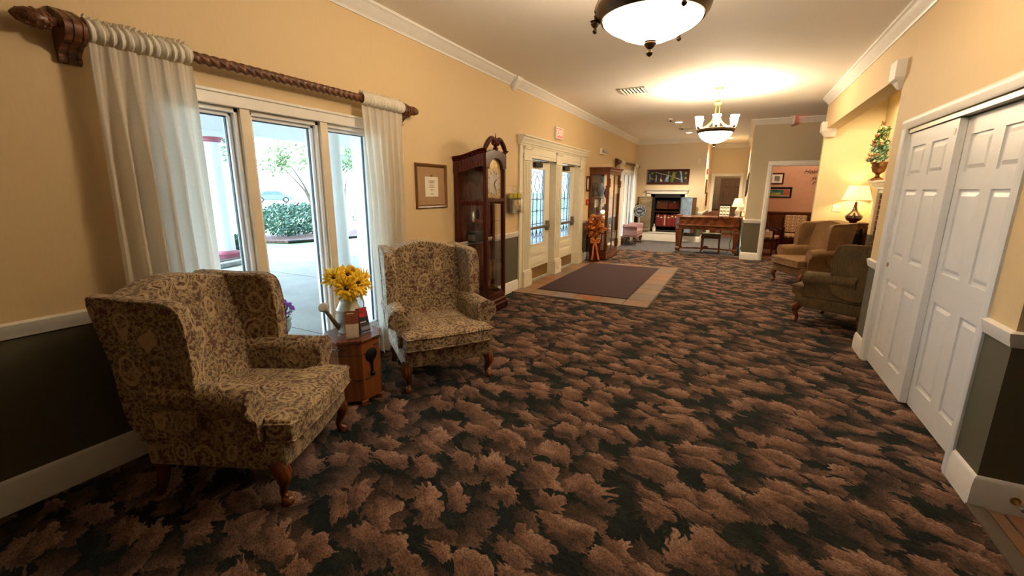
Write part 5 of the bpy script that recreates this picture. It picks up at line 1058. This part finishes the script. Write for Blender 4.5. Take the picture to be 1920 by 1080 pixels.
# ================================================================== SIDE ROOM
wn = empty_struct('trim_wainscot', (0, 0, 0), 'cherry wainscot in the side room')
for i in range(5): boxes('panel', 'cherry', [((.33+.54*i, 13.97, .12), (.33+.54*(i+1)-.006, 14.0, .98))], wn, bevel=.003)
boxes('cap', 'cherry', [((.31, 13.94, .98), (3.0, 14.0, 1.03))], wn, bevel=.006); boxes('base', 'cherry', [((.31, 13.96, 0), (3.0, 14.0, .12))], wn, bevel=.005)
frame('square_picture', 'small black framed picture with white mount, upper of two in the side room', 'picture', (.885, 14, 1.9), 0, .31, .29, .035, 'mahog', [(-.75, .75, -.75, .75, 'paper', .006), (-.4, .4, -.45, .45, 'grey', .0075)])
M['pteal'] = plain('teal_landscape', '#2f6f6a', .5, var=.5, scale=6); M['pgold'] = plain('gold_field', '#8a8a30', .5, var=.4, scale=8); M['porange'] = plain('orange_house', '#b0552a', .5, var=.2, scale=20)
frame('long_picture', 'long black framed green landscape, lower of two in the side room', 'picture', (.985, 14, 1.54), 0, .56, .28, .045, 'black', [(-.78, .78, -.5, .5, 'pteal', .006), (-.78, .1, -.5, -.05, 'pgold', .0075), (.3, .75, -.45, .45, 'porange', .008)])
wl = thing('wall_lettering', 'black script lettering starting Healing on the peach wall', 'lettering', (1.72, 13.998, 1.95)); text('Healing', .15, 'black', wl, (-.03, -.003, .12), (pi/2, 0, 0), .001, .45); text('your', .13, 'black', wl, (.06, -.003, -.04), (pi/2, 0, 0), .001, .45)
MB().tube(spline([(-.02, -.004, -.2), (.02, -.004, -.14), (.1, -.004, -.14), (.11, -.004, -.2), (.06, -.004, -.21), (.07, -.004, -.17)], 6), .008, 6).build('flourish', 'black', wl)
def guest_chair(loc, rz, label):
    t = thing('guest_chair', label, 'chair', loc, rz, 'side room guest chairs')
    boxes('seat', 'ovalfab', [((-.26, -.26, .4), (.26, .24, .48))], t, bevel=.025, seg=3); b = boxes('backrest', 'ovalfab', [((-.25, .2, .52), (.25, .26, .98))], t, bevel=.025, seg=3); b.rotation_euler = (-.1, 0, 0)
    for sg in (-1, 1):
        MB().tube([(sg*.285, -.23, .0), (sg*.285, -.23, .64)], .02, 8).build('leg', 'mahog', t); MB().tube([(sg*.285, .27, 0), (sg*.285, .23, .4), (sg*.28, .28, .9)], .02, 8).build('leg', 'mahog', t)
        MB().tube(spline([(sg*.285, -.27, .63), (sg*.29, -.1, .67), (sg*.285, .25, .66)], 5), .022, 8).build('armrest', 'mahog', t)
    boxes('seat_rail', 'mahog', [((-.27, -.25, .34), (.27, .24, .4))], t, bevel=.004); return t
guest_chair((1.43, 13.55, 0), 0, 'oval patterned guest chair against the cherry wainscot'); guest_chair((.72, 12.75, 0), radians(75), 'guest chair just inside the doorway with a tissue box on its seat')
tbx = thing('tissue_box', 'white tissue box on the guest chair inside the doorway', 'tissue box', (.74, 12.72, .481), .3); boxes('box', 'whiteplas', [((-.11, -.06, 0), (.11, .06, .1))], tbx, bevel=.004); MB().loft([[(.03*k*cos(a), .015*k*sin(a), z) for a in [i*pi/4 for i in range(8)]] for z, k in ((.1, 1), (.13, 1.3), (.155, .5))]).build('tissue', 'paper', tbx)
cp = thing('pendant_room_light', 'ceiling light of the side room', 'ceiling light', (1.5, 12.8, CZ)); MB().lathe([(.16, 0), (.16, -.03), (.1, -.08), (.001, -.1)], 24).build('dome', 'glow', cp); light('bulb', 'POINT', (0, 0, -.25), 20, (1, .78, .56), .1, cp)
hl = thing('exit_sign_ceiling', 'exit sign on the ceiling edge before the taupe wall, seen edge on', 'exit sign', (.86, 11.3, CZ)); boxes('housing', 'whiteplas', [((-.02, -.15, -.18), (.02, .15, -.02))], hl, bevel=.005); boxes('canopy', 'whiteplas', [((-.04, -.08, -.02), (.04, .08, 0))], hl); M['exitdim'] = emis('exit_side_glow', (1, .12, .08), .7)
boxes('face', 'exitdim', [((.02, -.13, -.165), (.023, .13, -.04))], hl)
sp_ = thing('spring_door_stop', 'brass door stop with rubber tip on the near right baseboard', 'door stop', (1.36, 2.762, .085)); MB().lathe([(.02, 0), (.02, .004), (.008, .008), (.006, .06)], 14, mat=Matrix.Rotation(pi/2, 4, 'X')).build('rod', 'brass', sp_); MB().lathe([(.011, .058), (.012, .075), (.008, .08)], 12, mat=Matrix.Rotation(pi/2, 4, 'X')).build('rubber_tip', 'grey', sp_)

# ================================================================== OUTSIDE
GZ = -.04
struct(boxes('ground_drive', 'concrete', [((-11.2, -20, GZ-.2), (-3.26, 40, GZ))]), 'pale concrete porch and drive')
for i in range(5): struct(boxes('ground_joint', 'grout', [((-11, 1.0+2.2*i, GZ), (-3.27, 1.012+2.2*i, GZ+.002))]))
struct(boxes('ground_lawn', 'grass', [((-34, -40, GZ-.3), (-11.2, 120, GZ-.02))])); struct(boxes('ground_road', 'asphalt', [((-60, -60, GZ-.3), (-34, 160, GZ-.04))])); struct(boxes('ground_field', 'grass', [((-150, -120, GZ-.4), (-60, 260, GZ-.06))]))
struct(boxes('porch_ceiling', 'colpaint', [((-10.5, -12, 3.05), (-3.26, 25, 3.15)), ((-10.5, -12, 3.15), (-3.0, 25, 3.4))]), 'porch ceiling outside the window'); struct(boxes('porch_beam', 'colpaint', [((-10.25, -12, 2.72), (-9.85, 25, 3.06))]))
def column(x, y, zt, label, z0=GZ):
    t = thing('porch_column', label, 'column', (x, y, z0), group='porch columns'); h = zt-z0
    MB().lathe([(.2, .14), (.195, .6), (.165, h-.22)], 32).build('shaft', 'colpaint', t); MB().lathe([(.26, 0), (.26, .05), (.27, .07), (.25, .11), (.21, .14)], 32).build('base_ring', 'pinkpaint', t)
    MB().lathe([(.165, h-.22), (.2, h-.2), (.2, h-.16), (.24, h-.12)], 32).build('neck_ring', 'pinkpaint', t); boxes('abacus', 'colpaint', [((-.3, -.3, h-.12), (.3, .3, h))], t, bevel=.01)
column(-10.05, 5.72, 2.72, 'white porch column with dusty red rings seen through the left pane', GZ+.116); column(-6.0, 5.25, 3.05, 'white porch column seen through the right pane beside the curtain')
isl = thing('planting_island', 'kerbed planting island around the far porch column', 'planting bed', (-10.0, 4.2, GZ)); MB().prism([(-1.4, -6), (.75, -6), (.8, 1.0), (.5, 2.0), (-.2, 2.4), (-1.4, 2.4)], lambda x, y: (x, y, 0), lambda x, y: (x, y, .1)).build('kerb', 'stone', isl, bevel=.03); MB().prism([(-1.25, -5.8), (.55, -5.8), (.6, .95), (.35, 1.8), (-.2, 2.2), (-1.25, 2.2)], lambda x, y: (x, y, .08), lambda x, y: (x, y, .115)).build('mulch', 'mulch', isl)
def shrub(name, label, loc, r, n, size, mat, seed, cat='shrub'):
    t = thing(name, label, cat, loc); o = leafcloud((0, 0, r[2]), r, n, size, seed, shell=.55).build('foliage', mat, t, smooth=False); o['kind'] = 'stuff'
    mb = MB(); rd = random.Random(seed)
    for k in range(6): a = rd.uniform(0, 6.28); mb.tube([(0, 0, 0), (r[0]*.3*cos(a), r[1]*.3*sin(a), r[2]*.7), (r[0]*.55*cos(a), r[1]*.55*sin(a), r[2]*1.4)], .012, 5)
    mb.build('stems', 'bark', t); return t
shrub('hedge', 'broad blue-green hedge seen through the middle pane', (-13.2, 9.8, GZ+.06), (1.0, 1.7, .55), 2600, .07, 'leafhedge', 31); shrub('hedge', 'blue-green hedge seen through the right pane', (-12.4, 13.6, GZ+.06), (1.0, 1.7, .5), 2200, .07, 'leafhedge', 32)
shrub('shrub', 'green shrub behind the far porch column, left', (-10.6, 4.9, GZ+.115), (.5, .6, .42), 900, .06, 'leafhedge', 33); shrub('shrub', 'grassy shrub right of the far porch column', (-10.2, 6.3, GZ+.115), (.35, .35, .25), 500, .07, 'leafhedge', 34)
bd = thing('mulch_bed', 'brown mulch bed under the hedges', 'planting bed', (-12.4, 11.2, GZ)); MB().prism([(-1.8, -3.4), (.5, -2.6), (1.0, -1), (1.6, 1.5), (1.7, 4.5), (-1.8, 4.5)], lambda x, y: (x, y, 0), lambda x, y: (x, y, .06)).build('mulch', 'mulch', bd); MB().tube([(.5, -2.6, .04), (1.0, -1, .04), (1.6, 1.5, .04), (1.7, 4.5, .04)], .05, 8).build('edging', 'black', bd)
def tree(label, loc, h, cr, seed, n=1500, mat='leaftree', size=.11):
    t = thing('tree', label, 'tree', loc); rd = random.Random(seed); mb = MB(); tips = []
    for k in range(7):
        a = 2*pi*k/7+rd.uniform(-.3, .3); tx, ty, tz = cr*rd.uniform(.4, .9)*cos(a), cr*rd.uniform(.4, .9)*sin(a), h*rd.uniform(.6, .95)
        mb.tube(spline([(0, 0, 0), (tx*.15, ty*.15, h*.25), (tx*.5, ty*.5, tz*.7), (tx, ty, tz)], 4), [.09-.006*i for i in range(13)], 6); tips.append((tx, ty, tz))
    mb.build('trunk', 'bark', t); lm = MB()
    for tp in tips: q = leafcloud(tp, (cr*.45, cr*.45, h*.2), n//7, size, rd.randint(0, 9999), shell=.1); lm.add(q.v, q.f)
    lm.build('crown', mat, t, smooth=False)['kind'] = 'stuff'
tree('tree beyond the lawn seen through the left pane', (-24, 11, GZ), 5.2, 2.6, 41); tree('spreading tree seen through the middle pane beyond the hedge', (-20, 16.2, GZ), 4.8, 2.6, 42); tree('tree seen through the right pane beside the curtain', (-16, 22, GZ), 4.6, 2.4, 43)
tree('far pale tree behind the road, left', (-75, 40, GZ), 11, 6, 44, 1500, 'leafout', .4); tree('far pale tree behind the road, right', (-72, 66, GZ), 11, 6.5, 45, 1500, 'leafout', .4)
# parked car
M['carpaint'] = plain('car_paint', '#5a6b78', .25, .3); M['carglass'] = plain('car_glass', '#4a5a68', .1)
car = thing('car', 'pale blue-grey car on the road beyond the lawn', 'car', (-51, 35.5, GZ-.04), radians(57))
MB().prism([(-2.1, .3), (-2.15, .7), (-1.6, .9), (-.9, 1.4), (.7, 1.42), (1.3, .98), (2.0, .85), (2.15, .6), (2.1, .3)], lambda x, z: (x, -.85, z), lambda x, z: (x, .85, z)).build('body', 'carpaint', car, smooth=False, bevel=.08, seg=3); MB().prism([(-1.35, .95), (-.85, 1.33), (.62, 1.35), (1.08, .97)], lambda x, z: (x, -.87, z), lambda x, z: (x, .87, z)).build('windows', 'carglass', car, smooth=False)
for x in (-1.35, 1.35):
    for y in (-.8, .8): w_ = MB().lathe([(.33, -.1), (.34, 0), (.33, .1)], 20, (x, y, .34), Matrix.Rotation(pi/2, 4, 'X')).build('wheel', 'black', car); MB().lathe([(.18, -.11), (.18, .11)], 14, (x, y, .34), Matrix.Rotation(pi/2, 4, 'X')).build('hubcap', 'zinc', w_)
# flower pot with mums on the porch
fpot = thing('stone_flower_pot', 'grey stone pot just outside the window', 'flower pot', (-4.25, 2.88, GZ)); fpot.scale = (.55, .55, .55); MB().lathe([(.16, 0), (.17, .03), (.12, .06), (.11, .1), (.17, .2), (.2, .3), (.18, .36), (.21, .4), (.2, .42), (.16, .4)], 24).build('body', 'stone', fpot); MB().lathe([(.175, .395), (.001, .4)], 20).build('soil', 'mulch', fpot)
mum = thing('purple_mums', 'dome of purple mums in the stone pot outside', 'flowers', (-4.25, 2.88, GZ+.22)); leafcloud((0, 0, .09), (.125, .125, .1), 400, .02, 51, shell=.5).build('foliage', 'leafhedge', mum, smooth=False)['kind'] = 'stuff'; rd_ = random.Random(52)
for k in range(70):
    a = rd_.uniform(0, 6.28); e = rd_.uniform(.05, 1.5); bloom(mum, (.14*cos(a)*cos(e), .14*sin(a)*cos(e), .08+.13*sin(e)), .024, 'purple', rd_)
ol = thing('added_office_light', 'added out-of-view light brightening the door beyond the hallway', 'ceiling light', (-.3, 17.7, CZ)); MB().lathe([(.16, 0), (.16, -.03), (.1, -.08), (.001, -.1)], 24).build('dome', 'glow', ol); light('bulb', 'POINT', (0, 0, -.2), 3, WARM, .08, ol)  # unseen lamp added to lift the tan door out of the dark
